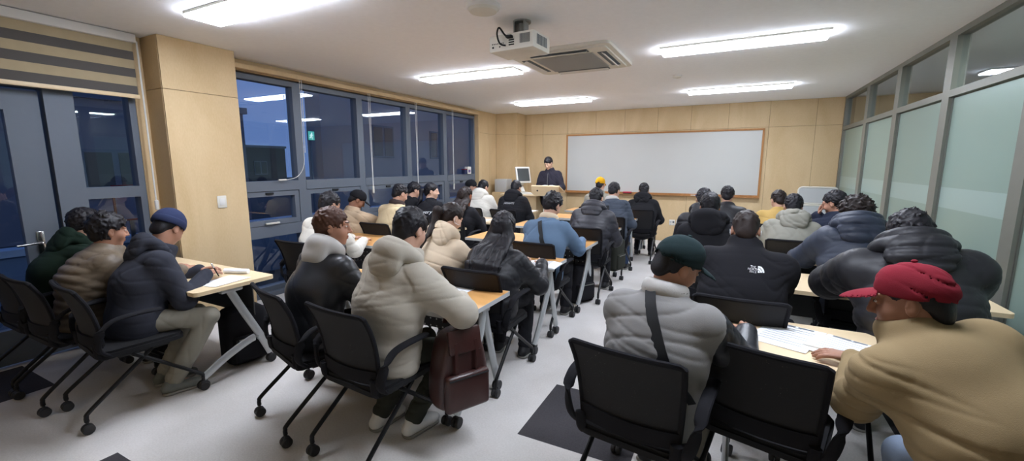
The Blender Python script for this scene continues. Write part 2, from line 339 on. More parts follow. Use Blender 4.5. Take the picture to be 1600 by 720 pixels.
# glazed partition on the right with frosted lower panes and clear transoms
RY = [1.36, 2.68, 4.02, 5.33, 6.70, 8.0, YF]
RY = [-1.3, .04] + RY
for i in range(len(RY)-1):
    y0, y1 = RY[i], RY[i+1]; f = B(); w = .075
    f.b2((XR, y0, 0), (XR+.09, y0+w, CEIL)); f.b2((XR, y1-w, 0), (XR+.09, y1, CEIL)); f.b2((XR, y0+w, 2.19), (XR+.09, y1-w, 2.25)); f.b2((XR, y0+w, CEIL-.05), (XR+.09, y1-w, CEIL)); f.b2((XR, y0+w, 0), (XR+.09, y1-w, .08))
    o = struct('window_%d' % (7+i), f, M['alu2'], smooth=0)
    obj('transom_pane', B().b2((XR+.04, y0+w, 2.25), (XR+.05, y1-w, CEIL-.05)), M['glass'], o, smooth=0)
    bb = B(); bb.b2((XR+.035, y0+w+.012, .09), (XR+.045, y1-w-.012, 1.22)); bb.b2((XR+.035, y0+w+.012, 1.40), (XR+.045, y1-w-.012, 2.18)); bb.b2((XR+.035, y0+w+.012, 1.22), (XR+.045, y1-w-.012, 1.40), mi=1)
    obj('frosted_pane', bb, [M['frost'], M['frost2']], o, smooth=0)
    bd = B()
    for yy in (y0+w, y1-w-.012): bd.b2((XR+.025, yy, .08), (XR+.055, yy+.012, 2.19))
    obj('glazing_bead', bd, M['alu'], o, smooth=0)
# corridor beyond the partition
CX = 3.4
c = B(); c.b2((CX, YB-.15, 0), (CX+.1, YF+.15, 2.9)); struct('wall_corridor', c, mat('corridor_paint', '#B5B0A8', .8), smooth=0)
struct('floor_corridor', B().b2((XR+.1, YB-.15, -.12), (CX+.1, YF+.15, 0)), mat('corridor_floor', '#A09B94', .5), smooth=0)
struct('ceiling_corridor', B().b2((XR+.15, YB-.15, CEIL), (CX+.1, YF+.15, CEIL+.1)), M['ceil'], smooth=0)
struct('wall_corridor_end', B().b2((XR+.09, YF+.15, 0), (CX+.1, YF+.25, CEIL)), M['birch'], smooth=0)
struct('wall_corridor_start', B().b2((XR+.15, YB-.25, 0), (CX+.1, YB-.15, CEIL)), M['birch'], smooth=0)

# ================================================================ CEILING THINGS
def ceiling_light(cx, cy, label, L=1.42, w=.28):
    t = thing('ceiling_light', label, 'ceiling light', (cx, cy, CEIL), 0, None)
    hw, hl = w/2, L/2; obj('frame', B().b2((-hl, -hw, -.022), (hl, hw, 0), .004), M['white'], t, smooth=0)
    obj('diffuser', B().b2((-hl+.001, -hw+.001, -.043), (hl-.001, hw-.001, -.0221), .01), M['lamp'], t, smooth=0)
ceiling_light(-3.12, 2.1, 'long white ceiling light panel above the pillar side, nearest on the left')
ceiling_light(-3.12, 4.9, 'long white ceiling light panel between the window wall and the projector')
ceiling_light(-3.04, 7.6, 'long white ceiling light panel above the standing instructor')
ceiling_light(-.02, 4.82, 'long white ceiling light panel right of the air conditioner, large')
ceiling_light(0, 7.62, 'long white ceiling light panel above the whiteboard, small on the right')
ceiling_light(0.05, 2.1, 'long white ceiling light panel overhead near the glass partition, seen only as a reflection')
t = thing('corridor_light', 'corridor ceiling light panel beyond the glass partition', 'ceiling light', (2.6, 4.2, CEIL))
obj('frame', B().b2((-.17, -.62, -.03), (.17, .62, 0)), M['white'], t, smooth=0); obj('diffuser', B().b2((-.15, -.6, -.04), (.15, .6, -.031)), emis('corridor_lamp', '#F4FFF6', 40), t, smooth=0)
# ceiling cassette air conditioner
t = thing('air_conditioner', 'square white ceiling cassette air conditioner behind the projector', 'air conditioner', (-1.66, 4.72, CEIL))
q = B(); q.prism(rrect(-.55, -.55, .55, .55, .06), -.03, 0); q.prism(rrect(-.5, -.5, .5, .5, .05), -.045, -.03); obj('panel', q, M['white'], t)
for k in range(4):
    R = Matrix.Rotation(k*PI/2, 3, 'Z'); v = B(); v.box(R @ Vector((0, -.42, -.047)), (.62, .095, .006), .002, R); vo = obj('vent', v, M['ac_dark'], t, smooth=0)
    fl_ = B(); R2 = R @ Matrix.Rotation(.5, 3, 'X'); fl_.box(R @ Vector((0, -.425, -.055)), (.6, .05, .006), .001, R2); obj('flap', fl_, M['white2'], vo, smooth=0)
gr = B(); gr.b2((-.33, -.33, -.05), (.33, .33, -.046))
for i in range(24): gr.b2((-.32, -.32+i*.0275, -.058), (.32, -.312+i*.0275, -.05))
obj('grille', gr, M['ac_grille'], t, smooth=0)
# projector
t = thing('projector', 'white projector hanging from its ceiling mount', 'projector', (-1.64, 3.36, CEIL+.11))
R = Matrix.Rotation(math.radians(-4), 3, 'Z')
q = B(); q.box((0, 0, -.295), (.42, .30, .135), .02, R); obj('body', q, M['white'], t)
v = B()
for i in range(9): v.box(R @ Vector((.09+.0105*i-.0, -.151, -.285)), (.005, .004, .07), 0, R)
obj('vent', v, M['ac_dark'], t, smooth=0); v = B()
for i in range(9): v.box(R @ Vector((.211, -.09+.02*i, -.29)), (.004, .009, .075), 0, R)
obj('vent', v, M['ac_dark'], t, smooth=0)
v = B()
for i in range(7): v.box(R @ Vector((-.17+.017*i, -.151, -.30)), (.007, .004, .008), 0, R)
for i in range(3): v.box(R @ Vector((.01, -.151, -.285-.018*i)), (.05, .004, .009), 0, R)
v.box(R @ Vector((-.165, -.151, -.325)), (.014, .004, .014), 0, R); v.box(R @ Vector((-.10, -.151, -.325)), (.012, .004, .008), 0, R)
obj('port', v, M['black'], t, smooth=0)
lz = B(); Rl = R @ Matrix.Rotation(-PI/2, 3, 'X'); lz.lathe([(.001, .15), (.05, .15), (.055, .17), (.045, .172), (.04, .165), (.001, .163)], (.1, 0, -.3), Rl); obj('lens', lz, M['black'], t)
mt = B(); mt.lathe([(.075, -.11), (.075, -.122), (.03, -.13), (.03, -.2), (.05, -.2), (.05, -.215)], (.02, 0, 0)); mt.b2((-.07, -.05, -.235), (.09, .06, -.215), .003)
for sx in (-.09, .11):
    for sy in (-.07, .07): mt.tube([(0.02, 0, -.22), (sx, sy, -.228), (sx, sy, -.24)], .007, 6)
mt.box((.065, -.02, -.17), (.012, .08, .11), 0); mt.box((-.025, -.02, -.17), (.012, .08, .11), 0)
obj('ceiling_mount', mt, M['alu'], t)
cb_ = B(); cb_.tube(smoothpath([(-.03, -.155, -.27), (-.04, -.2, -.25), (-.08, -.21, -.2), (-.11, -.19, -.24), (-.09, -.18, -.31), (-.05, -.155, -.325)], 6), .007, 8); cb_.box((-.01, -.17, -.265), (.05, .04, .02), .003); obj('cable', cb_, M['gasket'], t)
def ceil_disc(x, y, r, hgt, label, nm='ceiling_sensor'):
    t = thing(nm, label, 'ceiling fitting', (x, y, CEIL)); k = B(); k.lathe([(r, 0), (r, -hgt*.35), (r*.93, -hgt*.5)], n=32); obj('base', k, M['white2'], t)
    k = B(); k.lathe([(r*.9, -hgt*.5), (r*.8, -hgt*.8), (r*.5, -hgt*.97), (0, -hgt)], n=32); obj('dome', k, M['white'], t)
ceil_disc(-1.716, 2.9, .125, .06, 'round white ceiling dome cut by the top edge of the frame', 'ceiling_dome')
ceil_disc(-.73, 6.23, .06, .035, 'small round white ceiling sensor between two right hand lights', 'smoke_detector')

# ================================================================ FRONT WALL THINGS
t = thing('whiteboard', 'large blank whiteboard with a thin wooden frame on the front wall', 'whiteboard', (-1.45, YF, 0))
hw, z0, z1 = 1.95, .98, 2.27
obj('board', B().b2((-hw+.02, -.022, z0+.02), (hw-.02, -.002, z1-.02)), M['board'], t, smooth=0)
f = B(); w = .035
f.b2((-hw, -.035, z0), (hw, -.002, z0+w)); f.b2((-hw, -.035, z1-w), (hw, -.002, z1)); f.b2((-hw, -.035, z0+w), (-hw+w, -.002, z1-w)); f.b2((hw-w, -.035, z0+w), (hw, -.002, z1-w))
obj('frame', f, M['frame_wood'], t, smooth=0)
obj('tray', B().b2((-hw, -.10, z0-.012), (hw, -.002, z0-.002), .003), M['frame_wood'], t, smooth=0)
e = thing('whiteboard_eraser', 'red whiteboard eraser on the board tray', 'eraser', (-1.98, 9.375, .978)); obj('handle', B().b2((-.09, -.035, .018), (.09, .035, .045), .008), M['red'], e); obj('felt', B().b2((-.088, -.033, 0), (.088, .033, .018)), M['gasket'], e)
for x, m_, l in ((-.52, 'gasket', 'black marker pen lying on the board tray, rightmost pen'), (-.66, 'pen_blue', 'blue marker pen lying on the board tray, right of the red eraser')):
    p = thing('marker_pen', l, 'marker', (x, 9.375, .987)); q = B(); Rm = Matrix.Rotation(PI/2, 3, 'Y'); q.lathe([(.008, -.05), (.009, .03), (.009, .035)], R=Rm, n=10); obj('barrel', q, M['white'], p)
    q = B(); q.lathe([(.0095, .036), (.009, .07)], R=Rm, n=10); obj('cap', q, M[m_], p)
for i, x in enumerate((-1.04, -.905)):
    p = thing('wall_outlet', ['white wall outlet plate with two sockets low under the whiteboard, left', 'plain white wall outlet plate low under the whiteboard, right'][i], 'outlet', (x, YF, .40))
    obj('plate', B().b2((-.058, -.012, -.06), (.058, -.001, .06), .004), M['white'], p)
    if i == 0:
        for sx in (-.026, .026):
            k = B(); Rm = Matrix.Rotation(PI/2, 3, 'X'); k.lathe([(.021, .012), (.021, .0135), (.001, .0135)], (sx, 0, .012), Rm, 16); obj('socket', k, M['ac_grille' if sx < 0 else 'ac_dark'], p)
            for dz in (-.035,): obj('jack', B().b2((sx-.012, -.014, dz-.008), (sx+.012, -.012, dz+.006)), M['ac_grille'], p, smooth=0)
    else:
        obj('insert', B().b2((-.035, -.015, -.035), (.035, -.012, .035), .001), M['white2'], p, smooth=0)
p = thing('light_switch', 'white rocker light switch on the plywood pillar', 'switch', (XP, 2.57, 1.22)); obj('plate', B().b2((.001, -.045, -.062), (.010, .045, .062), .004), M['white'], p); obj('rocker', B().b2((.010, -.026, -.035), (.015, .026, .035), .003), M['white2'], p)
# instructor desk with all in one computer
t = thing('teacher_desk', 'plywood instructor desk in the front left corner', 'desk', (-4.0, 8.45, 0))
obj('top', B().b2((-.45, -.28, .94), (.42, .3, .975), .006), M['birch_desk'], t); bd = B(); bd.b2((-.42, -.25, .12), (.39, -.23, .94)); bd.b2((-.42, -.23, .06), (-.40, .28, .94)); bd.b2((.37, -.23, .06), (.39, .28, .94)); obj('body', bd, M['birch'], t, smooth=0); obj('base', B().b2((-.41, -.24, 0), (.38, .27, .12)), M['darkgreen'], t, smooth=0)
t = thing('computer_monitor', 'white all in one computer turned on the instructor desk', 'computer', (-4.06, 8.5, .975), math.radians(56))
Rt = Matrix.Rotation(math.radians(-14), 3, 'X'); q = B(); q.box((0, 0, .40), (.36, .035, .36), .012, Rt); obj('housing', q, M['white'], t)
q = B(); q.box((0, -.019, .405), (.29, .004, .28), 0, Rt); obj('screen', q, M['screen'], t, smooth=0)
q = B(); q.tube(smoothpath([(0, .03, .3), (0, .05, .15), (0, -.02, .03)], 5), .045, 10, flat=.5); q.prism(rrect(-.13, -.16, .13, .1, .05), 0, .025); obj('stand', q, M['white'], t)
t = thing('keyboard', 'white keyboard beside the computer on the instructor desk', 'keyboard', (-3.76, 8.3, .975), .3); obj('base', B().b2((-.2, -.07, 0), (.2, .07, .018), .005), M['white'], t)
k = B()
for i in range(12):
    for j in range(4): k.b2((-.185+i*.031, -.058+j*.03, .018), (-.16+i*.031, -.034+j*.03, .025))
obj('keys', k, M['white2'], t, smooth=0)
t = thing('desk_box', 'grey box standing on the floor cabinet behind the computer', 'box', (-4.66, 8.72, 0)); obj('cabinet', B().b2((-.2, -.2, 0), (.2, .2, .98), .006), M['birch'], t, smooth=0); obj('case', B().b2((-.17, -.12, .98), (.14, .15, 1.27), .01), M['ac_grille'], t)
t = thing('lectern', 'plywood lectern with a tilted top on a single white post', 'lectern', (-3.28, 7.95, 0))
Rt = Matrix.Rotation(math.radians(-22), 3, 'X'); q = B(); q.box((0, .1, 1.115), (.60, .36, .022), .004, Rt); obj('top', q, M['birch_desk'], t)
Rp = Matrix.Rotation(math.radians(14), 3, 'X'); pp = [(-.29, .19), (.29, .19), (.29, .08)]+[(.29-.09*(1-math.cos(a)), .08-.09*math.sin(a)) for a in np.linspace(.2, PI/2, 6)]+[(-.29+.09*(1-math.cos(a)), .08-.09*math.sin(a)) for a in np.linspace(PI/2, .2, 6)]+[(-.29, .08)]
q = B(); q.prism(pp, -.01, .01, lambda x, y, z: tuple(Rp @ Vector((x, z, y)) + Vector((0, -.045, .99)))); obj('front_panel', q, M['birch_desk'], t)
for sx in (-.16, .16):
    q = B(); q.lathe([(.001, .0), (.018, 0), (.018, .004), (.001, .004)], tuple(Rp @ Vector((sx, -.0105, .10)) + Vector((0, -.045, .99))), Rp @ Matrix.Rotation(PI/2, 3, 'X'), 12); obj('hole', q, M['gasket'], t)
q = B(); q.b2((-.05, -.04, .06), (.05, .04, 1.06), .008); obj('post', q, M['white'], t); q = B(); q.b2((-.26, -.2, 0), (.26, .2, .06), .015); obj('base', q, M['white2'], t)
def open_book(loc, rz, label, w=.17, d=.25, lines=True, tilt=None, name='open_book'):
    t = thing(name, label, 'book', loc, rz)
    for sx in (-1, 1):
        poly = [(0, .002), (.02*sx, .016), (w*.5*sx, .02), (w*sx, .008), (w*sx, .002), (w*.5*sx, .002)]
        q = B(); q.prism(poly, -d/2, d/2, lambda x, y, z: (x, z, y)); pg = obj('page_block', q, M['paper'], t)
        if lines:
            l_ = B()
            for i in range(9):
                yy = d*.38-i*d*.085; x_a, x_b = sorted((sx*w*.2, sx*w*(.5)))
                l_.b2((x_a, yy, .0205), (x_b, yy+.004, .0212))
            obj('print', l_, M['ink'], pg, smooth=0)
    if tilt: t.rotation_euler = (tilt, 0, rz)
    return t
open_book((-3.24, 8.03, 1.143), 0.1, 'white open book lying on the lectern', .15, .2, False, math.radians(-22))
# mobile partition board by the glass corner
t = thing('partition_board', 'pale grey partition board with rounded white frame in the right front corner', 'board', (1.34, 9.0, 0))
for nm, za, zb in (('upper_panel', .93, 1.21), ('lower_panel', .3, .9)):
    q = B(); q.prism(rrect(-.26, za+.015, .28, zb-.015, .04), -.012, .012, lambda x, y, z: (x, z, y)); pn = obj(nm, q, M['ac_grille'], t)
    q = B(); q.tube([(x, 0, y) for x, y in rrect(-.27, za, .29, zb, .06, 6)], .014, 8, up=(0, 1, 0), closed=True); obj('panel_frame', q, M['white'], pn)
for sx in (-.24, .26):
    q = B(); q.tube([(sx, 0, .3), (sx, 0, .03)], .014, 8); q.tube([(sx, -.2, .016), (sx, .2, .016)], .016, 8); obj('leg', q, M['white'], t)

# ================================================================ WINDOW THINGS
t = thing('zebra_blind', 'half lowered striped roller blind above the door, beige and grey bands', 'blind', (XW+.09, 1.1, 0))
obj('headrail', B().b2((-.04, -1.3, 2.68), (.04, .98, CEIL-.005), .01), M['white2'], t)
q = B(); z = 2.68; k = 0
while z > 2.30: q.b2((-.003, -1.28, z-.075), (.003, .96, z), mi=k % 2); z -= .075; k += 1
obj('fabric', q, [M['blindbeige'], mat('blind_dark_band', '#5A5755', .9)], t, smooth=0)
obj('bottom_bar', B().b2((-.012, -1.29, z-.035), (.012, .97, z), .005), M['birch_desk'], t)
q = B(); q.tube([(0.02, .985, 2.70), (.03, .98, 1.25)], .004, 6); q.tube([(0.0, 1.0, 2.70), (.03, .985, 1.25)], .004, 6); q.lathe([(.004, .05), (.016, .04), (.016, -.04), (.004, -.05)], (.03, .983, 1.22), n=10); obj('pull_cord', q, M['white2'], t)
CORDS = [('white pull cord with weight hanging at the second window mullion', 4.91, 1.22), ('white pull cord with weight hanging before the fourth window', 5.98, 1.15), ('white pull cord with weight hanging nearest the front wall', 7.07, 1.17)]
for l, y, zb in CORDS:
    t = thing('blind_cord', l, 'cord', (XW+.085, y, 0)); q = B(); q.tube([(0, -.018, 2.65), (0, -.004, zb+.05)], .004, 6); q.tube([(0, .018, 2.65), (0, .004, zb+.05)], .004, 6); obj('cord', q, M['white2'], t)
    q = B(); q.lathe([(.005, .06), (.014, .05), (.017, -.05), (.005, -.06)], (0, 0, zb), n=10); obj('weight', q, M['white'], t)
t = thing('blind_cord', 'white pull cord trailing in a curve onto the window sill', 'cord', (XW+.085, 3.76, 0)); q = B(); q.tube([(0, .018, 2.65), (0, .0, 1.75)], .004, 6); q.tube(smoothpath([(0, -.01, 2.65), (0, -.02, 1.9), (0, -.03, 1.6), (-.02, -.12, 1.45), (-.05, -.26, 1.41)], 6), .004, 6); obj('cord', q, M['white2'], t)
q = B(); q.tube([(-.05, -.26, 1.412), (-.05, -.36, 1.412)], .010, 8); obj('weight', q, M['white'], t)
t = thing('sill_box', 'small white box with a dark panel on the far window ledge', 'box', (XW-.02, 7.72, 1.404)); obj('carton', B().b2((-.03, -.05, 0), (.05, .08, .15), .004), M['white'], t); obj('label_panel', B().b2((.0505, -.03, .03), (.052, .05, .09)), mat('box_purple', '#6A5A86', .6), t, smooth=0)
t = thing('sill_box', 'small dark blue box beside the white box on the far window ledge', 'box', (XW-.02, 7.6, 1.404)); obj('carton', B().b2((-.03, -.05, 0), (.05, .05, .09), .004), M['blue'], t); obj('lid', B().b2((-.032, -.052, .09), (.052, .052, .105), .003), M['maroon'], t)
t = thing('wall_notice', 'small framed notice seen through the low pane beside the pillar', 'notice', (XW-.7, 2.2, 1.2)); obj('frame', B().b2((-.015, -.14, -.19), (0, .14, .19), .004), M['maroon'], t, smooth=0); obj('sheet', B().b2((.0, -.12, -.17), (.002, .12, .17)), mat('notice_blue', '#7A8FC4', .6), t, smooth=0); obj('post', B().b2((-.03, -.02, -1.5), (-.015, .02, -.1)), M['frame'], t, smooth=0)

# ================================================================ OUTSIDE AT DUSK
struct('ground_outside', B().b2((-60, -30, -.5), (XW-.15, 70, -.3)), mat('asphalt', '#3A3C40', .9), smooth=0)
def building(label, x0, x1, y0, y1, h, col, wins, lit=None):
    t = thing('building', label, 'building', (x1, (y0+y1)/2, -.3)); hy = (y1-y0)/2
    q = B(); q.b2((x0-x1, -hy, 0), (0, hy, h)); obj('wall', q, mat('render_' + col, col, .9, var=.1, vscale=1), t, smooth=0)
    q = B(); q.b2((x0-x1-.1, -hy-.1, h), (.1, hy+.1, h+.2)); obj('roof_edge', q, M['frame'], t, smooth=0)
    for y, z, w, hh in wins:
        q = B(); q.b2((.0, y-w/2, z), (.05, y+w/2, z+hh)); wo = obj('window_frame', q, M['frame'], t, smooth=0)
        q = B()
        for s in (-1, 1): q.b2((.05, y+s*w/4-w*.2, z+.08), (.06, y+s*w/4+w*.2, z+hh-.08))
        obj('pane', q, M['screen'], wo, smooth=0)
    return t
building('low dark building left of the sky gap outside the first window', -24, -15, -6, 9.2, 3.6, '#77777F', [(1, 1, 1.4, 1.3), (4, 1, 1.4, 1.3), (-3, 1, 1.4, 1.3)])
building('tall grey brown building outside the middle windows', -14.8, -14, 11.5, 40, 5.2, '#A69C98', [(-11, 2.2, 1.3, 1.4), (-7, 2.2, 1.3, 1.4), (-2.6, 2.2, 1.3, 1.4), (2, 2.2, 1.3, 1.4), (7, 2.2, 1.3, 1.4)])
building('distant small house under the sky gap', -44, -38, 18, 27, 3.4, '#3E4048', [(-1, 1, 1.2, 1.2), (2, 1, 1.2, 1.2)])
t = thing('parapet', 'long low blue grey railing wall outside the windows', 'wall', (-7.4, 5, -.3)); obj('panel', B().b2((-.1, -7, 0), (.1, 9, .85)), mat('parapet_blue', '#4A607F', .7, var=.15, vscale=2), t, smooth=0); obj('cap_rail', B().b2((-.14, -7, .85), (.14, 9, .93)), mat('parapet_cap', '#7D93AE', .5), t, smooth=0)
t = thing('exit_sign', 'small green lit sign outside the second window', 'sign', (-9.96, 7.86, 2.35), math.radians(90)); t.scale = (.62, .62, .75); obj('housing', B().b2((-.17, -.02, -.17), (.17, .03, .17), .008), M['frame'], t); q = B(); q.b2((-.15, -.026, -.15), (.15, -.02, .15)); obj('face', q, emis('sign_green', '#12B48A', .8), t, smooth=0)
q = B(); q.lathe([(.001, 0), (.028, 0), (.028, .004), (.001, .004)], (.02, -.026, .085), Matrix.Rotation(PI/2, 3, 'X'), 12)
q.tube([(.01, -.029, .05), (-.01, -.029, -.02)], .02, 6); q.tube([(-.01, -.029, -.02), (.04, -.029, -.06), (.03, -.029, -.12)], .013, 6); q.tube([(-.01, -.029, -.02), (-.05, -.029, -.07), (-.1, -.029, -.075)], .013, 6); q.tube([(.01, -.029, .045), (.06, -.029, .01), (.09, -.029, .035)], .01, 6); q.tube([(.01, -.029, .045), (-.05, -.029, .03), (-.07, -.029, -.01)], .01, 6)
obj('running_figure', q, emis('sign_white', '#E8FFF6', 1), t); obj('post', B().b2((-.03, .03, -3.53), (.03, .09, -.17)), M['frame'], t, smooth=0)
# ================================================================ TABLES
def caster(b, c, r=.032, ax=0):
    x, y, z = c; Rm = Matrix.Rotation(PI/2, 3, 'Y') if ax == 0 else Matrix.Rotation(PI/2, 3, 'X')
    for s in (-1, 1):
        off = Vector((s*.014, 0, 0)) if ax == 0 else Vector((0, s*.014, 0))
        b.lathe([(r*.3, -.012), (r*.9, -.011), (r, -.006), (r, .006), (r*.9, .011), (r*.3, .012)], Vector((x, y, r))+off, Rm, 16)
    b.box((x, y, r+.012), (.012 if ax == 0 else .03, .03 if ax == 0 else .012, .03), .003); b.tube([(x, y, r+.01), (x, y, z)], .008, 8)
def table_proto(kind):
    t = thing('training_table', '', 'table')
    hx, hy = .75, .29
    q = B(); q.prism(rrect(-hx, -hy, hx, hy, .035 if kind == 'B' else .015), .702, .73); obj('tabletop', q, M['birch_desk' if kind == 'B' else 'oak_desk'], t)
    if kind == 'A':
        q = B()
        for lo, hi in (((-hx-.002, -hy-.003, .700), (hx+.002, -hy, .7295)), ((-hx-.002, hy, .700), (hx+.002, hy+.003, .7295)), ((-hx-.003, -hy, .700), (-hx, hy, .7295)), ((hx, -hy, .700), (hx+.003, hy, .7295))): q.b2(lo, hi)
        obj('edge_band', q, M['ac_grille'], t, smooth=0)
    q = B(); q.b2((-.68, -.02, .655), (.68, .05, .70), .006); obj('crossbar', q, M['leg_grey' if kind == 'A' else 'black_metal'], t)
    q = B(); q.b2((-.60, .19, .40), (.60, .20, .67), .003); q.b2((-.60, .1, .665), (.60, .2, .675)); obj('modesty_panel', q, M['perf' if kind == 'A' else 'dark_panel'], t, smooth=0)
    for sx in (-1, 1):
        x = sx*.67; q = B(); far = (x, .25, .075); near = (x, -.26, .075)
        if kind == 'A':
            q.sweep([(x, .07, .70), (x, .12, .5), (x, .21, .2), (x, .25, .085)], [(.022*math.cos(a), .031*math.sin(a)) for a in np.linspace(0, 2*PI, 12, endpoint=False)], up=(0, 1, 0))
            q.sweep(smoothpath([(x+sx*.03, .01, .69), (x+sx*.03, .0, .60), (x+sx*.028, -.03, .5), (x+sx*.02, -.12, .33), (x+sx*.01, -.22, .16), (x, -.26, .085)], 4), [(.021*math.cos(a), .034*math.sin(a)) for a in np.linspace(0, 2*PI, 12, endpoint=False)], up=(0, 1, 0))
            q.box((x+sx*.015, .03, .675), (.07, .10, .045), .012)
        else:
            q.sweep(smoothpath([(x, -.03, .70), (x, .06, .5), (x, .17, .27), (x, .25, .085)], 4), [(.018*math.cos(a), .03*math.sin(a)) for a in np.linspace(0, 2*PI, 12, endpoint=False)], up=(0, 1, 0))
            q.sweep(smoothpath([(x, .19, .25), (x, .1, .245), (x, -.08, .18), (x, -.26, .085)], 4), [(.016*math.cos(a), .03*math.sin(a)) for a in np.linspace(0, 2*PI, 12, endpoint=False)], up=(0, 1, 0))
            q.box((x, -.01, .68), (.05, .16, .04), .012)
        lf = obj('leg_frame', q, M['leg_grey'], t)
        for c in (far, near):
            k = B(); caster(k, (c[0], c[1], .09), .035); obj('caster', k, M['wheel'], lf)
    return t
TA = table_proto('A'); TB = table_proto('B'); used = set()
def place_table(kind, x, y, label, group):
    p = TA if kind == 'A' else TB
    o = p if kind not in used else copytree(p); used.add(kind)
    o.location = (x, y, 0); tag(o, label, 'table', group); return o
GA, GB, GR = 'orange topped tables in the middle column', 'tables in the window column', 'pale topped tables on the right'
MY = [2.26, 3.42, 4.58, 5.76, 6.90, 8.07]
ML = ['orange topped table with the oxblood backpack hung on its end', 'orange topped table in front of the long haired and ponytailed women', 'orange topped table in front of the denim jacket',
      'orange topped table in front of the charcoal puffer jacket with a backpack at its end', 'orange topped table in front of the blue grey jacket', 'orange topped table in the front row before the yellow cap']
for y, l in zip(MY, ML): place_table('A', -2.07, y, l, GA)
LT = [('B', -3.95, 1.81, 'pale topped table where the beanie and khaki puffer sit'), ('A', -3.85, 3.65, 'orange topped table in front of the white coat beside the windows'), ('B', -4.0, 4.83, 'table in front of the cream jacket beside the windows'),
      ('B', -3.95, 5.86, 'pale topped table holding the white paper and cup before the auburn streaked hair'), ('B', -4.0, 7.22, 'pale topped front table before the ivory hooded coat')]
for k, x, y, l in LT: place_table(k, x, y, l, GB)
RT = [(.74, 2.44, 'pale topped table holding the spread open worksheet'), (.8, 3.77, 'pale topped table in front of the two black puffer backs'), (.75, 4.86, 'table in front of the curly hair and navy puffer'),
      (.75, 5.98, 'table in front of the sage hooded coat'), (.75, 7.15, 'table in front of the mustard jacket')]
for x, y, l in RT: place_table('B', x, y, l, GR)

# ================================================================ CHAIRS
def chair_proto():
    t = thing('training_chair', '', 'chair')
    q = B(); n = 9
    fr = lambda x, y, z: (x, y, z)
    q.prism(rrect(-.235, -.22, .235, .235, .07), .425, .452); q.prism(rrect(-.225, -.21, .225, .225, .07), .452, .468); obj('seat', q, M['seat'], t)
    # backrest: curved, leaning, top corners swept back
    def bp(u, v):    # u -1..1 across, v 0..1 up
        w = .205+.025*v; x = u*w; z = .50+.375*v
        y = -.215-.085*v+.02*math.sin(v*PI)+.035*(1-u*u)*-1+.035-.0*v-.03*max(0, v-.75)*4*u*u*.4
        return Vector((x, y, z))
    q = B(); nu, nv = 12, 10; vv = [[None]*(nv+1) for _ in range(nu+1)]; v2 = [[None]*(nv+1) for _ in range(nu+1)]
    for i in range(nu+1):
        for j in range(nv+1):
            p = bp(-1+2*i/nu, j/nv); vv[i][j] = q.bm.verts.new(p); v2[i][j] = q.bm.verts.new(p+Vector((0, -.008, 0)))
    for i in range(nu):
        for j in range(nv):
            q.bm.faces.new((vv[i][j], vv[i+1][j], vv[i+1][j+1], vv[i][j+1])); q.bm.faces.new((v2[i][j], v2[i][j+1], v2[i+1][j+1], v2[i+1][j]))
    rim = [(i, 0) for i in range(nu)]+[(nu, j) for j in range(nv)]+[(i, nv) for i in range(nu, 0, -1)]+[(0, j) for j in range(nv, 0, -1)]
    for a, c in zip(rim, rim[1:]+rim[:1]): q.bm.faces.new((vv[a[0]][a[1]], v2[a[0]][a[1]], v2[c[0]][c[1]], vv[c[0]][c[1]]))
    obj('backrest', q, M['mesh'], t)
    # frame round the backrest, thicker at the bottom
    q = B(); path = [bp(-1+.05*0, 1-.04)]
    loop = []
    for j in range(nv+1): loop.append(bp(1, j/nv*.94+.03))
    loop.append(bp(.93, .995))
    for i in range(nu-1, 0, -1): loop.append(bp(-1+2*i/nu, 1.0))
    loop.append(bp(-.93, .995))
    for j in range(nv, -1, -1): loop.append(bp(-1, j/nv*.94+.03))
    loop.append(bp(-.93, .0))
    for i in range(1, nu): loop.append(bp(-1+2*i/nu, 0))
    loop.append(bp(.93, .0))
    q.tube([p+Vector((0, -.004, 0)) for p in loop], .0125, 8, up=(0, 1, 0), closed=True)
    q.sweep([bp(-1+2*i/nu, .07) + Vector((0, -.01, 0)) for i in range(nu+1)], [(-.012, -.035), (.012, -.035), (.012, .035), (-.012, .035)], up=(0, 0, 1))
    for s in (-1, 1): q.sweep(smoothpath([(s*.19, -.1, .43), (s*.2, -.2, .435), (s*.205, -.215, .52)], 4), [(.018*math.cos(a), .024*math.sin(a)) for a in np.linspace(0, 2*PI, 10, endpoint=False)], up=(1, 0, 0))
    obj('back_frame', q, M['black'], t)
    for s in (-1, 1):
        q = B(); q.sweep(smoothpath([(s*.215, -.16, .435), (s*.25, -.215, .50), (s*.275, -.205, .60), (s*.28, -.14, .665), (s*.28, -.02, .68), (s*.275, .10, .675)], 5),
                         [(.026*math.cos(a), .012*math.sin(a)) for a in np.linspace(0, 2*PI, 10, endpoint=False)], up=(0, 0, 1) if 0 else (0, .5, 1))
        obj('armrest', q, M['black'], t)
    q = B()
    for s in (-1, 1): q.tube([(s*.2, -.12, .415), (s*.2, .14, .415)], .014, 10)
    q.tube([(-.2, -.06, .41), (.2, -.06, .41)], .014, 10); q.tube([(-.2, .08, .41), (.2, .08, .41)], .014, 10); obj('seat_frame', q, M['black_metal'], t)
    for s in (-1, 1):
        for d in (-1, 1):
            q = B(); q.tube(smoothpath([(s*.205, -d*.05, .41), (s*.212, d*.12, .27), (s*.222, d*.285, .135), (s*.224, d*.305, .105), (s*.224, d*.305, .075)], 4), .0125, 10, up=(1, 0, 0)); lg = obj('leg', q, M['black_metal'], t)
            k = B(); caster(k, (s*.224, d*.305, .085), .030); obj('caster', k, M['wheel'], lg)
    return t
CH = chair_proto(); ch_used = []
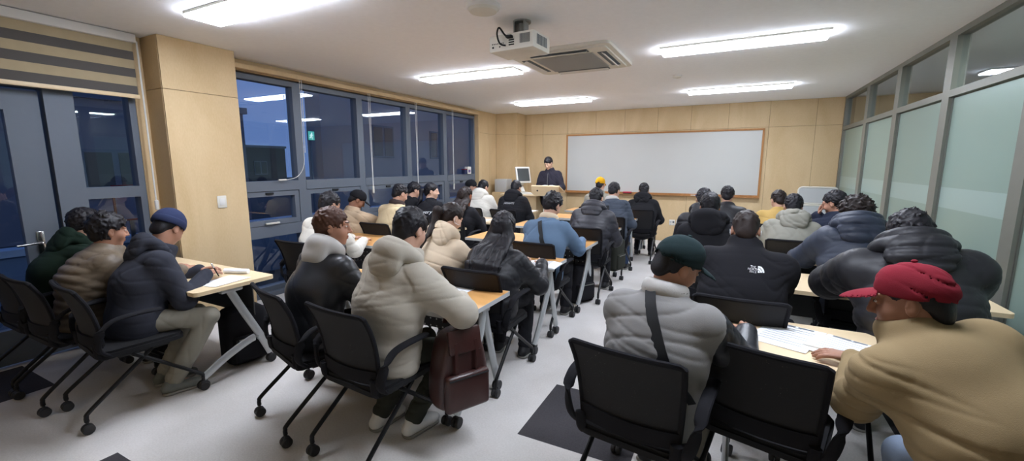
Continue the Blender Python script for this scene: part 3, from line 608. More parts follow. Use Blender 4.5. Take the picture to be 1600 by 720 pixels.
def place_chair(x, y, rz, label, group='black mesh training chairs'):
    o = CH if not ch_used else copytree(CH); ch_used.append(1)
    o.location = (x, y, 0); o.rotation_euler = (0, 0, math.radians(rz)); tag(o, label, 'chair', group); return o
place_chair(.22, 2.13, -15, 'empty black mesh chair between the grey varsity jacket and the tan coat')

# ================================================================ PAPERS AND BAGS
def sheet(x, y, rz, label, w=.21, d=.297, z=.731, name='paper_sheet', lines=0, cat='paper'):
    t = thing(name, label, cat, (x, y, z), math.radians(rz)); q = B(); n = 8
    top = []
    for i in range(n+1): top.append((-w/2+w*i/n, .0012+.003*(i/n)**3))
    q.prism(top+[(a, b_-.0011) for a, b_ in reversed(top)], -d/2, d/2, lambda a, b_, c: (a, c, b_)); obj('page', q, M['paper'], t)
    if lines:
        q = B()
        for i in range(lines):
            yy = d*.40-i*d*.8/lines; q.b2((-w*.38, yy, .0042), (w*(.36 if i % 3 else .1), yy+.0025, .0046))
        q.b2((-w*.38, d*.43, .0042), (-w*.02, d*.47, .0046)); q.b2((w*.03, d*.43, .0042), (w*.3, d*.47, .0046)); obj('print', q, M['ink'], t, smooth=0)
    return t
sheet(.31, 2.50, -22, 'printed worksheet lying open on the front right table, left page', .26, .36, .731, 'worksheet', 9)
sheet(.52, 2.43, -30, 'printed worksheet half under the left page, beside the hand of the red cap', .21, .30, .7355, 'worksheet', 8)
sheet(-3.36, 1.80, 8, 'white paper under the hands of the navy beanie', .21, .29)
sheet(-1.66, 2.38, -5, 'white paper beside the sleeve of the hooded greige coat', .2, .28, lines=0)
open_book((-1.42, 3.36, .731), math.radians(4), 'open white book on the table of the long haired woman', .15, .24)
sheet(-1.45, 5.62, 0, 'white paper beside the arm of the charcoal puffer jacket', .2, .28)
sheet(-3.45, 5.75, 5, 'white paper on the table before the auburn streaked hair', .22, .3)
sheet(-3.36, 7.3, 0, 'white paper on the table right of the dark hooded vest', .25, .3)
sheet(-3.93, 1.82, 0, 'white paper before the khaki puffer, mostly hidden', .21, .29)
def pen(a, b_, label, m1, m2, name='pen'):
    a = Vector(a); b_ = Vector(b_); d = (b_-a); L = d.length; R = d.to_track_quat('Z', 'Y').to_matrix(); t = thing(name, label, 'pen', tuple(a))
    q = B(); q.lathe([(.0008, 0), (.0035, .012), (.0045, .02), (.0045, L-.002), (.002, L)], R=R, n=10); obj('barrel', q, M[m1], t); q = B(); q.lathe([(.0048, L*.72), (.0052, L*.74), (.005, L+.001), (.001, L+.003)], R=R, n=10); obj('cap', q, M[m2], t)
t = thing('paper_cup', 'white paper cup beside the paper on the fourth window table', 'cup', (-3.62, 5.82, .731)); q = B(); q.lathe([(.027, 0), (.036, .085), (.038, .087), (.036, .089), (.033, .085), (.025, .006)], n=20); obj('cup_body', q, M['white'], t); q = B(); q.lathe([(.0305, .03), (.0345, .066), (.0348, .066), (.031, .03)], n=20); obj('printed_band', q, M['pen_blue'], t)
# oxblood leather backpack hanging on the table end
t = thing('backpack', 'oxblood leather backpack hanging from the near end of an orange table', 'backpack', (-1.315, 1.90, .235), math.radians(62)); t.scale = (1.0, 1.1, 1.12)
q = B(); prof = [(-.15, 0), (.15, 0), (.172, .05), (.165, .17), (.135, .32), (.095, .43), (-.10, .415), (-.13, .32), (-.158, .18), (-.165, .06)]
for zz in (0,):
    rings = []
    for k, (yy, sc) in enumerate(((-.085, .86), (-.07, .96), (0, 1), (.06, .97), (.075, .88))): rings.append([q.bm.verts.new((x*sc, yy, .215+(z-.215)*sc)) for x, z in [tuple(p) for p in [Vector((a, c, 0)).to_2d() for a, c in prof]]])
    for a, c in zip(rings, rings[1:]):
        for j in range(len(prof)): q.bm.faces.new((a[j], a[(j+1) % len(prof)], c[(j+1) % len(prof)], c[j]))
    q.bm.faces.new(rings[0]); q.bm.faces.new(rings[-1])
ob = obj('bag_body', q, M['brownbag'], t, smooth=60); sm = ob.modifiers.new('s', 'SUBSURF'); sm.levels = 2; sm.render_levels = 2
q = B(); q.box((0, -.098, .12), (.27, .05, .19), .022, seg=3); po = obj('front_pocket', q, M['brownbag'], t)
q = B(); q.tube([(-.12, -.126, .2), (.12, -.126, .2)], .004, 6); obj('zip', q, M['gasket'], po)
q = B(); q.box((0, -.075, .37), (.2, .03, .12), .012, Matrix.Rotation(-.2, 3, 'X')); obj('flap', q, M['brownbag'], t)
for s in (-1, 1):
    q = B(); q.sweep(smoothpath([(s*.06, -.09, .37), (s*.065, -.105, .28), (s*.06, -.1, .21)], 4), [(-.009, -.0025), (.009, -.0025), (.009, .0025), (-.009, .0025)], up=(0, 1, 0)); obj('strap_tab', q, M['brownbag'], t)
    q = B(); q.sweep(smoothpath([(s*.05, .05, .43), (s*.03, .03, .50), (s*.01, .0, .56), (0, -.0, .60)], 5), [(-.014, -.003), (.014, -.003), (.014, .003), (-.014, .003)], up=(0, 1, 0)); obj('shoulder_strap', q, M['brownbag'], t)
q = B(); q.sweep(smoothpath([(.05, .08, .42), (.09, .11, .30), (.11, .12, .15), (.12, .11, .02), (.15, .12, -.06)], 5), [(-.016, -.003), (.016, -.003), (.016, .003), (-.016, .003)], up=(0, 1, 0)); obj('loose_strap', q, M['brownbag'], t)
def soft_bag(loc, rz, dims, label, m, hang=False):
    t = thing('backpack', label, 'backpack', loc, math.radians(rz)); w, d, h = dims
    q = B(); q.box((0, 0, h/2), (w, d, h), min(w, d)*.3, seg=4); q2 = obj('bag_body', q, M[m], t, smooth=70)
    q = B(); q.box((0, -d*.5, h*.32), (w*.78, d*.3, h*.45), min(w, d)*.1, seg=3); pk = obj('front_pocket', q, M[m], t); q = B(); q.tube([(-w*.3, -d*.66, h*.5), (w*.3, -d*.66, h*.5)], .005, 6); obj('zip', q, M['alu'], pk)
    for s in (-1, 1):
        q = B(); q.sweep(smoothpath([(s*w*.2, d*.45, h*.95), (s*w*.3, d*.75, h*.7), (s*w*.35, d*.6, h*.2)], 5), [(-.02, -.004), (.02, -.004), (.02, .004), (-.02, .004)], up=(0, 1, 0)); obj('shoulder_strap', q, M[m], t)
    q = B(); q.tube(smoothpath([(-.04, d*.2, h*.96), (-.03, d*.2, h+.06), (.03, d*.2, h+.06), (.04, d*.2, h*.96)], 4), .008, 8); obj('grab_handle', q, M[m], t); return t
soft_bag((-3.48, 1.98, .005), 80, (.32, .24, .46), 'large black backpack on the floor under the pale window table', 'trouser_black')
soft_bag((-1.30, 5.62, .20), 75, (.26, .14, .42), 'dark olive backpack hanging beside the charcoal puffer jacket', 'olive')
soft_bag((-1.52, 4.72, .005), 60, (.34, .22, .44), 'black bag standing on the floor by the denim jacket legs', 'trouser_black')
# cloth things drawn over a chair
def drape(label, loc, rz, m, w=.4, front=.3, back=.42, top=.93, stripes=None):
    t = thing('draped_coat', label, 'coat', loc, math.radians(rz)); q = B(); nu, nv = 16, 26
    rows = []
    for th in (0, 1):
        g = []
        for i in range(nu+1):
            u = -1+2*i/nu; r = []
            for j in range(nv+1):
                v = j/nv*(front+back+.12); fold = .012*math.sin(u*9+v*5)+.008*math.sin(u*17-v*9)
                if v < front: y, z = .055+fold, top-.03-(front-v)
                elif v < front+.12: a = (v-front)/.12*PI; y, z = .055*math.cos(a), top-.03+.055*math.sin(a)
                else: y, z = -.055-fold-.04*(v-front-.12), top-.03-(v-front-.12)
                s = 1 if th == 0 else .985; ww = w*(.5+.06*math.sin(v*6))
                r.append(q.bm.verts.new((u*ww, (y-.26)*1+(0 if th == 0 else -.008*(1 if v > front+.06 else -1)*-1), z-(0 if th == 0 else .008))))
            g.append(r)
        rows.append(g)
    for th in (0, 1):
        for i in range(nu):
            for j in range(nv):
                f = q.bm.faces.new((rows[th][i][j], rows[th][i+1][j], rows[th][i+1][j+1], rows[th][i][j+1]))
                if stripes and (i//2) % 2: f.material_index = 1
    rim = [(i, 0) for i in range(nu)]+[(nu, j) for j in range(nv)]+[(i, nv) for i in range(nu, 0, -1)]+[(0, j) for j in range(nv, 0, -1)]
    for a, c in zip(rim, rim[1:]+rim[:1]): q.bm.faces.new((rows[0][a[0]][a[1]], rows[1][a[0]][a[1]], rows[1][c[0]][c[1]], rows[0][c[0]][c[1]]))
    obj('coat_body', q, [M[m], M[stripes]] if stripes else M[m], t, smooth=60)
    q = B(); q.tube(smoothpath([(-.12, -.26, top+.03), (-.06, -.21, top+.06), (.06, -.21, top+.06), (.12, -.26, top+.03), (0, -.31, top+.04)], 5), .035, 10, closed=True); obj('collar', q, M[m], t, smooth=70)
    return t
drape('grey plaid coat hanging beside the front row black hooded jacket', (-1.0, 7.55, 0), -90, 'bluegrey', .3, .25, .5, .68, 'ac_grille')
# ================================================================ PEOPLE: signed distance modelling
A = lambda *v: np.array(v, dtype=np.float64)
def unit(v): v = np.asarray(v, float); return v/max(1e-9, np.linalg.norm(v))
def rotm(yaw=0, pitch=0, roll=0):
    # columns right, forward, up; yaw left positive, pitch down positive, roll right positive
    cy, sy = math.cos(yaw), math.sin(yaw); cp, sp = math.cos(pitch), math.sin(pitch); cr, sr = math.cos(roll), math.sin(roll)
    Rz = np.array([[cy, -sy, 0], [sy, cy, 0], [0, 0, 1]]); Rx = np.array([[1, 0, 0], [0, cp, sp], [0, -sp, cp]]); Ry = np.array([[cr, 0, sr], [0, 1, 0], [-sr, 0, cr]])
    return Rz @ Rx @ Ry
CORN = np.array([[i, j, k] for i in (0, 1) for j in (0, 1) for k in (0, 1)])
EDG = [(a, b) for a in range(8) for b in range(a+1, 8) if bin(a ^ b).count('1') == 1]
class Fld:
    def __init__(s, fr=None): s.p = []; s.fr = fr; s.warps = []
    def _add(s, fn, lo, hi, k, op, fr):
        fr = fr if fr is not None else s.fr; lo = np.asarray(lo, float); hi = np.asarray(hi, float)
        if fr is not None:
            R, c = fr; cs = lo+CORN*(hi-lo); w = cs @ R.T + c; wl, wh = w.min(0), w.max(0)
        else: wl, wh = lo, hi
        s.p.append((fn, wl, wh, k, op, fr)); return s
    def cap(s, a, b, ra, rb=None, k=.02, op='u', q=None, fr=None):
        rb = ra if rb is None else rb; a = np.asarray(a, float); b = np.asarray(b, float); ab = b-a; L2 = float(ab @ ab)+1e-12; L = math.sqrt(L2)
        def fn(x, y, z):
            X, Y, Z = x-a[0], y-a[1], z-a[2]; tt = (X*ab[0]+Y*ab[1]+Z*ab[2])/L2; t = np.clip(tt, 0, 1)
            d = np.sqrt((X-t*ab[0])**2+(Y-t*ab[1])**2+(Z-t*ab[2])**2)-(ra+(rb-ra)*t)
            if q: d = d-q[0]*(np.abs(np.sin(PI*(tt*L+q[2])/q[1]))**.55-.6)
            return d
        r = max(ra, rb)+(q[0] if q else 0); return s._add(fn, np.minimum(a, b)-r, np.maximum(a, b)+r, k, op, fr)
    def ecap(s, a, b, ra, rb, side, k=.04, op='u', q=None, fr=None):
        a = np.asarray(a, float); b = np.asarray(b, float); ab = b-a; L2 = float(ab @ ab)+1e-12; L = math.sqrt(L2); w = ab/L; u = np.asarray(side, float); u = unit(u-(u @ w)*w)
        def fn(x, y, z):
            X, Y, Z = x-a[0], y-a[1], z-a[2]; tt = (X*ab[0]+Y*ab[1]+Z*ab[2])/L2; t = np.clip(tt, 0, 1)
            X = X-t*ab[0]; Y = Y-t*ab[1]; Z = Z-t*ab[2]; l = X*u[0]+Y*u[1]+Z*u[2]; r2 = np.maximum(X*X+Y*Y+Z*Z-l*l, 0)
            rl = ra[0]+(rb[0]-ra[0])*t; rd = ra[1]+(rb[1]-ra[1])*t
            k0 = np.sqrt((l/rl)**2+r2/rd**2); k1 = np.sqrt((l/rl**2)**2+r2/rd**4)+1e-9; d = k0*(k0-1)/k1
            if q: d = d-q[0]*(np.abs(np.sin(PI*(tt*L+q[2])/q[1]))**.55-.6)
            return d
        r = max(ra+rb)+(q[0] if q else 0); return s._add(fn, np.minimum(a, b)-r, np.maximum(a, b)+r, k, op, fr)
    def ell(s, c, r, k=.02, op='u', fr=None, R=None):
        c = np.asarray(c, float); r = np.asarray(r, float)
        def fn(x, y, z):
            X, Y, Z = x-c[0], y-c[1], z-c[2]
            if R is not None: X, Y, Z = (R[0, 0]*X+R[1, 0]*Y+R[2, 0]*Z, R[0, 1]*X+R[1, 1]*Y+R[2, 1]*Z, R[0, 2]*X+R[1, 2]*Y+R[2, 2]*Z)
            k0 = np.sqrt((X/r[0])**2+(Y/r[1])**2+(Z/r[2])**2); k1 = np.sqrt((X/r[0]**2)**2+(Y/r[1]**2)**2+(Z/r[2]**2)**2)+1e-9
            return k0*(k0-1)/k1
        m = r if R is None else np.full(3, r.max()); return s._add(fn, c-m, c+m, k, op, fr)
    def ring(s, c, ax, RR, r, k=.015, op='u', fr=None, h=1.0, fz=0, side=(1, 0, 0), wide=1.0):
        c = np.asarray(c, float); ax = unit(ax)
        u = np.asarray(side, float); u = unit(u-(u @ ax)*ax); v = np.cross(ax, u)
        def fn(x, y, z):
            X, Y, Z = x-c[0], y-c[1], z-c[2]; w = X*ax[0]+Y*ax[1]+Z*ax[2]; a = (X*u[0]+Y*u[1]+Z*u[2])/wide; b = X*v[0]+Y*v[1]+Z*v[2]
            rho = np.sqrt(a*a+b*b); return np.sqrt((rho-RR)**2+(w/h)**2)-r
        m = (RR*wide+r*max(1, h)); return s._add(fn, c-m, c+m, k, op, fr)
    def half(s, p, n, k=.004, fr=None):   # keep the side where (x-p).n < 0
        p = np.asarray(p, float); n = unit(n)
        fn = lambda x, y, z: (x-p[0])*n[0]+(y-p[1])*n[1]+(z-p[2])*n[2]
        s.p.append((fn, None, None, k, 'i', fr if fr is not None else s.fr)); return s
    def warp(s, f): s.warps.append(f); return s
    def grid(s, h):
        us = [p for p in s.p if p[4] == 'u']; lo = np.min([p[1] for p in us], 0)-3*h-.012; hi = np.max([p[2] for p in us], 0)+3*h+.012
        n = np.ceil((hi-lo)/h).astype(int)+1; d = np.full(n, 1.0, np.float32); ax = [(lo[i]+h*np.arange(n[i])) for i in range(3)]
        for fn, wl, wh, k, op, fr in s.p:
            if wl is None: sl = [slice(0, n[i]) for i in range(3)]
            else:
                mg = 2*h+k+.01; i0 = np.clip(np.floor((wl-mg-lo)/h).astype(int), 0, n-1); i1 = np.clip(np.ceil((wh+mg-lo)/h).astype(int)+1, 1, n); sl = [slice(i0[i], i1[i]) for i in range(3)]
                if any(i1 <= i0): continue
            x, y, z = (ax[0][sl[0]].astype(np.float32)[:, None, None], ax[1][sl[1]].astype(np.float32)[None, :, None], ax[2][sl[2]].astype(np.float32)[None, None, :])
            if fr is not None:
                R, c = fr; X, Y, Z = x-c[0], y-c[1], z-c[2]
                x, y, z = (R[0, 0]*X+R[1, 0]*Y+R[2, 0]*Z, R[0, 1]*X+R[1, 1]*Y+R[2, 1]*Z, R[0, 2]*X+R[1, 2]*Y+R[2, 2]*Z)
            v = fn(x, y, z).astype(np.float32); D = d[tuple(sl)]; v = np.broadcast_to(v, D.shape)
            if op == 'u': g = np.maximum(k-np.abs(D-v), 0)/k; D[...] = np.minimum(D, v)-g*g*k*.25
            elif op == 's': v = -v; g = np.maximum(k-np.abs(D-v), 0)/k; D[...] = np.maximum(D, v)+g*g*k*.25
            else: g = np.maximum(k-np.abs(D-v), 0)/k; D[...] = np.maximum(D, v)+g*g*k*.25
        for f in s.warps:
            m = np.abs(d) < .05; ii = np.nonzero(m); P = [ax[i][ii[i]] for i in range(3)]; d[m] += f(*P).astype(np.float32)
        for a in range(3):
            sl = [slice(None)]*3
            for e in (0, -1): sl[a] = e; d[tuple(sl)] = np.maximum(d[tuple(sl)], 1e-3)
        s.G = (d, lo, h); return d, lo
    def mesh(s, h, name):
        d, lo = s.grid(h); sg = d < 0; n = d.shape
        cnt = np.zeros((n[0]-1, n[1]-1, n[2]-1), np.uint8)
        for c in CORN: cnt += sg[c[0]:n[0]-1+c[0], c[1]:n[1]-1+c[1], c[2]:n[2]-1+c[2]]
        act = (cnt > 0) & (cnt < 8); ii = np.argwhere(act); idx = np.full(act.shape, -1, np.int32); idx[act] = np.arange(len(ii))
        cv = [d[tuple((ii+c).T)] for c in CORN]; acc = np.zeros((len(ii), 3)); num = np.zeros(len(ii))
        for a, b in EDG:
            da, db = cv[a], cv[b]; m = (da < 0) != (db < 0); t = np.where(m, da/np.where(m, da-db, 1), 0)[:, None]
            p = CORN[a]+t*(CORN[b]-CORN[a]); acc += np.where(m[:, None], p, 0); num += m
        V = lo+h*(ii+acc/np.maximum(num, 1)[:, None]); F = []
        for a in range(3):
            o1, o2 = [(1, 2), (2, 0), (0, 1)][a]
            s0 = [slice(1, -1)]*3; s1 = [slice(1, -1)]*3; s0[a] = slice(0, n[a]-1); s1[a] = slice(1, n[a])
            A0, A1 = sg[tuple(s0)], sg[tuple(s1)]; q = np.argwhere(A0 != A1); pol = A0[tuple(q.T)]; q = q.copy(); q[:, o1] += 1; q[:, o2] += 1
            def cell(e1, e2):
                c = q.copy(); c[:, o1] -= e1; c[:, o2] -= e2; return idx[tuple(c.T)]
            f = np.stack([cell(1, 1), cell(0, 1), cell(0, 0), cell(1, 0)], 1); f[~pol] = f[~pol][:, ::-1]; F.append(f)
        F = np.concatenate(F); F = F[(F >= 0).all(1)]
        me = bpy.data.meshes.new(name); me.vertices.add(len(V)); me.vertices.foreach_set('co', V.astype(np.float32).ravel())
        me.loops.add(len(F)*4); me.loops.foreach_set('vertex_index', F.ravel().astype(np.int32)); me.polygons.add(len(F)); me.polygons.foreach_set('loop_start', (np.arange(len(F))*4).astype(np.int32))
        me.polygons.foreach_set('use_smooth', np.ones(len(F), bool)); me.update(calc_edges=True); me.validate(); return me
    def surf_y(s, x, z, y0=-.6):   # first surface met travelling forward (+y) from behind
        d, lo, h = s.G; i = int(round((x-lo[0])/h)); k = int(round((z-lo[2])/h))
        if not (0 <= i < d.shape[0] and 0 <= k < d.shape[2]): return None
        col = d[i, :, k]; w = np.nonzero(col < 0)[0]
        if len(w) == 0 or w[0] == 0: return None
        j = w[0]; t = col[j-1]/(col[j-1]-col[j]); return lo[1]+h*(j-1+t)
def folds(amp, seed, f=1.0, ridge=True, strch=(.45, .45, 1.4)):
    r = np.random.RandomState(seed); K = r.randn(7, 3)*np.array(strch); K /= np.linalg.norm(K, axis=1)[:, None]; fr = np.array([8, 11, 14, 20, 27, 36, 11])*f; ph = r.rand(7)*6.28
    def fn(x, y, z):
        w = [np.sin(fr[i]*(K[i, 0]*x+K[i, 1]*y+K[i, 2]*z)+ph[i]) for i in range(2)]; o = .5*np.sin(fr[6]*(K[6, 0]*x+K[6, 1]*y+K[6, 2]*z)+ph[6]+w[0])
        for i in range(2, 6):
            s_ = np.sin(fr[i]*(K[i, 0]*x+K[i, 1]*y+K[i, 2]*z)+ph[i]+1.8*w[0]+1.3*w[1])
            o = o+(1.3*(1-np.abs(s_))**4.5*np.clip(.25+w[(i+1) % 2], 0, 1.1) if ridge else s_)*(1.0 if i < 4 else .6)
        return amp*o
    return fn
def ik(S_, T, l1, l2, pole):
    v = T-S_; d = np.linalg.norm(v); dm = (l1+l2)*.985
    if d > dm: T = S_+v*dm/d; d = dm
    w = unit(T-S_); a = (l1*l1-l2*l2+d*d)/(2*d); hgt = math.sqrt(max(l1*l1-a*a, 1e-4)); p = np.asarray(pole, float); p = unit(p-(p @ w)*w); return S_+w*a+p*hgt, T
def hand(f, Wp, fd, nd, side, curl=.5, k=.006, spread=.12):
    fd = unit(fd); nd = unit(np.asarray(nd, float)-(np.asarray(nd, float) @ fd)*fd); s = np.cross(fd, nd)*side     # s points to the thumb
    f.ecap(Wp-fd*.01, Wp+fd*.075, (.027, .016), (.037, .0135), s, k=.015)
    lens = [.068, .076, .070, .055]
    for i, L in enumerate(lens):
        off = (.0285-.019*i); b = Wp+fd*(.083-.004*abs(i-1))+s*off; dr = unit(fd+s*spread*(1.5-i)*.5); a = 0; p = b; rr = [.0098, .009, .0082, .0074]
        for j, seg in enumerate((.45, .31, .24)):
            a += curl*(.45 if j == 0 else .7); d_ = dr*math.cos(a)-nd*math.sin(a); p2 = p+d_*L*seg; f.cap(p, p2, rr[j], rr[j+1], k=.004); p = p2
    b = Wp+fd*.022+s*.026-nd*.004; d1 = unit(fd*.75+s*.75-nd*.35); p1 = b+d1*.042; d2 = unit(fd*1+s*.25-nd*.35); p2 = p1+d2*.03; f.cap(b, p1, .0135, .0105, k=.008); f.cap(p1, p2, .0105, .0085, k=.004)
SKIN_DETAIL = .0048
def person(label, pos, head, hyaw=0, hpitch=25, hroll=0, yaw=0, cat='person', skin='skin1', bulk=.018, jm='black', quilt=None, fold=.006, hood=False, hoodm=None, collar=True, hair='short', hairm='hair', hairstretch=None,
           cap=None, capm=None, hands=None, knees=None, feet=None, trousers='trouser_black', shoes='shoe_black', h=.009, face=False, twist=0, tilt=0, stand=False, sleeve=None, seed=1, shoulders=.172, group=None, big=1.0, hood_s=1.0, neckm=None, jkind='jacket', loc_z=0, curl=.55, armpole=None, hip=.545, web=.42, fstr=(.45, .45, 1.4), highcol=0, nk=.168):
    head = (head[0], head[1], head[2]-.02); rz = math.radians(yaw); t = thing('person', label, cat, (pos[0], pos[1], 0), rz, group)
    cr, sr = math.cos(-rz), math.sin(-rz)
    def loc(p): x, y = p[0]-pos[0], p[1]-pos[1]; return A(cr*x-sr*y, sr*x+cr*y, p[2])
    hc = loc(head); R = rotm(math.radians(hyaw-yaw), math.radians(hpitch), math.radians(hroll)); HF = (R, hc)
    P0 = A(0, 0, hip if not stand else .95); up = unit(.55*R[:, 2]+.45*A(0, 0, 1)); bk = R[:, 1]
    N = hc-nk*up-.024*A(0, 1, 0); ddir = unit(N-P0); Mid = (P0+N)/2+A(0, -.045, .012) if not stand else (P0+N)/2+A(0, -.01, 0)
    tdir = unit(N-Mid); tw = math.radians(twist); u = unit(A(math.cos(tw), math.sin(tw), math.tan(math.radians(tilt)))); u = unit(u-(u @ tdir)*tdir)
    C = N-.12*tdir; Sh = {s: N-.075*tdir+s*shoulders*u for s in (-1, 1)}
    ux = A(1, 0, 0); um = unit(ux+u)
    hd = dict(hands or {}); W = {}
    for s in (-1, 1):
        v = hd.get('L' if s < 0 else 'R'); W[s] = loc(v) if v is not None else (A(s*.13, max(.40, .30), .785) if not stand else A(s*.14, .22, 1.12))
    E = {}
    for s in (-1, 1):
        pole = (armpole or {}).get(s, A(s*.6, -.35, -1)); E[s], W[s] = ik(Sh[s], W[s], .295*big, .265*big, pole)
    kn = {}; an = {}
    for s in (-1, 1):
        kn[s] = loc((knees or {})[s]) if knees else (A(s*.115, .41, .50) if not stand else A(s*.09, .02, .5)); an[s] = loc((feet or {})[s]) if feet else (A(s*.12, .36, .10) if not stand else A(s*.10, 0, .09))
    Hp = {s: P0+A(s*.09, .01, -.005) for s in (-1, 1)}
    # ---- body, one continuous surface
    f = Fld()
    f.ecap(P0, Mid, (.14, .095), (.135, .09), ux, k=.05); f.ecap(Mid, C, (.135, .09), (.15, .095), um, k=.05); f.cap(C, N, .08, .06, k=.05)
    f.cap(N-.05*tdir, hc-.06*R[:, 2]-.018*R[:, 1], .062, .054, k=.03)
    for s in (-1, 1):
        f.cap(C+.04*tdir, Sh[s], .06, .05, k=.04); f.cap(Sh[s], E[s], .044, .036, k=.03); f.cap(E[s], W[s], .036, .026, k=.02)
        f.cap(Hp[s], kn[s], .068, .05, k=.04); f.cap(kn[s], an[s], .048, .035, k=.03); f.cap(an[s]-A(0, .02, .03), an[s]+A(0, .12, -.06), .03, .024, k=.02)
        fdv = W[s]-E[s]; fdv = unit(fdv*A(1, 1, .25)); hp = (hd.get('dirL' if s < 0 else 'dirR'))
        if hp is not None: fdv = unit(A(cr*hp[0]-sr*hp[1], sr*hp[0]+cr*hp[1], hp[2]))
        nd = hd.get('nL' if s < 0 else 'nR', A(s*.25, 0, 1)); hand(f, W[s], fdv, nd, -s, curl)
    # head
    f.ell((0, -.012, .035), (.074, .094, .088), k=.03, fr=HF); f.ell((0, .028, -.035), (.057, .066, .082), k=.035, fr=HF); f.ell((0, .058, -.098), (.026, .024, .02), k=.03, fr=HF)
    for s in (-1, 1):
        f.ell((s*.036, .058, -.028), (.024, .022, .024), k=.03, fr=HF); f.ell((s*.031, .098, .012), (.016, .014, .012), k=.016, op='s', fr=HF); f.cap((s*.012, .088, .034), (s*.048, .076, .034), .009, .007, k=.014, fr=HF)
        f.ell((s*.031, .080, .011), (.0135, .0125, .011), k=.006, fr=HF)
        er = rotm(math.radians(s*-18), math.radians(-8), 0); f.ell((s*.077, -.006, -.004), (.010, .019, .032), k=.006, fr=HF, R=er); f.ell((s*.088, -.002, 0), (.006, .009, .017), k=.005, op='s', fr=HF, R=er)
    f.cap((0, .091, .026), (0, .112, -.024), .0085, .0115, k=.012, fr=HF)
    for s in (-1, 1): f.ell((s*.012, .099, -.028), (.008, .010, .008), k=.008, fr=HF)
    f.ell((0, .090, -.056), (.021, .009, .006), k=.008, fr=HF); f.ell((0, .088, -.068), (.018, .009, .0065), k=.008, fr=HF)
    body = link('body', f.mesh(min(h, .0085) if not face else SKIN_DETAIL*1.15, 'body'), M[skin], t)
    if face:
        for s in (-1, 1):
            q = Fld(HF); q.ell((s*.031, .0845, .0115), (.0115, .0105, .0065), k=.002); eo = link('eye', q.mesh(.0022, 'eye'), M['eye'], t); q = Fld(HF); q.ell((s*.031, .0925, .0115), (.0055, .004, .0055), k=.002); link('iris', q.mesh(.0018, 'iris'), M['iris'], eo)
        q = Fld(HF)
        for s in (-1, 1): q.cap((s*.014, .097, .036), (s*.047, .083, .041), .0045, .003, k=.003)
        link('eyebrows', q.mesh(.0026, 'eyebrows'), M[hairm], t)
        q = Fld(HF); q.ell((0, .0925, -.0565), (.021, .0085, .0048), k=.003); q.ell((0, .091, -.0675), (.018, .0085, .0055), k=.003); link('lips', q.mesh(.0026, 'lips'), M['lips'], t)
    # ---- trousers
    g = Fld(); tb = .014
    g.ecap(P0+A(0, -.02, -.01), P0+A(0, .0, .06), (.165, .115), (.15, .11), ux, k=.05)
    for s in (-1, 1):
        g.cap(Hp[s], kn[s], .086, .064, k=.05); lowr = an[s]+unit(kn[s]-an[s])*.01; g.cap(kn[s], lowr, .064, .056+tb*.3, k=.02)
    if not stand: g.half(A(0, 0, .452), A(0, 0, -1), .02) if False else None
    g.warp(folds(.006, seed+5, 1.3)); link('trousers', g.mesh(max(h, .008), 'trousers'), M[trousers], t)
    for s in (-1, 1):
        q = Fld(); a_ = an[s]; tz = a_[2]-.10; ydir = A(0, 1, 0)
        q.ecap(a_+A(0, -.045, -.055), a_+A(s*.012, .10, -.062), (.041, .04), (.044, .036), ux, k=.02); q.cap(a_+A(0, -.01, -.02), a_+A(0, -.005, .0), .047, .045, k=.02); q.ell(a_+A(s*.012, .135, -.068), (.043, .055, .032), k=.02)
        q.half((0, 0, tz+.018), (0, 0, -1), .003); so = link('shoe', q.mesh(max(.0065, h*.75), 'shoe'), M[shoes], t)
        q = Fld(); q.ecap(a_+A(0, -.05, -.09), a_+A(s*.012, .145, -.09), (.046, .03), (.048, .03), ux, k=.01); q.half((0, 0, tz+.021), (0, 0, 1), .002); q.half((0, 0, tz+.001), (0, 0, -1), .002); link('sole', q.mesh(.007, 'sole'), M['rubber'], so)
    # ---- jacket
    b = bulk; j = Fld(); Q = (lambda ph=0: (quilt[0], quilt[1], ph)) if quilt else (lambda ph=0: None)
    L1 = np.linalg.norm(Mid-P0); L2 = np.linalg.norm(C-Mid)
    j.ecap(P0+A(0, -.015, -.045) if not stand else P0+A(0, 0, -.14), P0+A(0, -.01, .02), (.186+b, .132+b), (.184+b, .130+b), ux, k=.06, q=Q(-.065))
    j.ecap(P0, Mid, (.184+b, .128+b), (.187+b, .130+b), ux, k=.06, q=Q()); j.ecap(Mid, C, (.187+b, .130+b), (.176+b, .114+b), um, k=.06, q=Q(L1)); j.cap(C, N-.01*tdir, .098+b, .070+b*.6, k=.06)
    sl = Fld() if sleeve else j
    for s in (-1, 1):
        j.cap(C+.04*tdir, Sh[s]-.005*tdir, .070+b, .062+b*.8, k=.06); j.cap(C-.05*tdir+s*.11*u, Sh[s]+(.08 if sleeve else web)*(E[s]-Sh[s]), .055+b, .050+b, k=.07)
        if sleeve: sl.cap(Sh[s]+unit(E[s]-Sh[s])*(.045 if s > 0 else .10), E[s], .076+b*.8, .056+b*.8, k=.03)
        else: j.cap(Sh[s], E[s], .060+b*.9, .054+b*.8, k=.035, q=(quilt[0]*.7, quilt[1], 0) if quilt else None)
        sl.cap(E[s], W[s]-unit(W[s]-E[s])*.012, .052+b*.8, .040+b*.45, k=.03, q=(quilt[0]*.6, quilt[1], 0) if quilt else None)
    if sleeve:
        for s in (-1, 1): j.cap(Sh[s], Sh[s]+unit(E[s]-Sh[s])*.02, .060+b, .058+b, k=.03)
        sl.warp(folds(fold*1.1, seed+3, 1.4)); link('sleeves', sl.mesh(h, 'sleeves'), M[sleeve], t)
    if collar: j.ring(N+.030*tdir+.006*A(0, 1, 0), unit(.5*up+.5*tdir), .064+b*.3, .016+b*.35, k=.025, h=1.9+highcol)
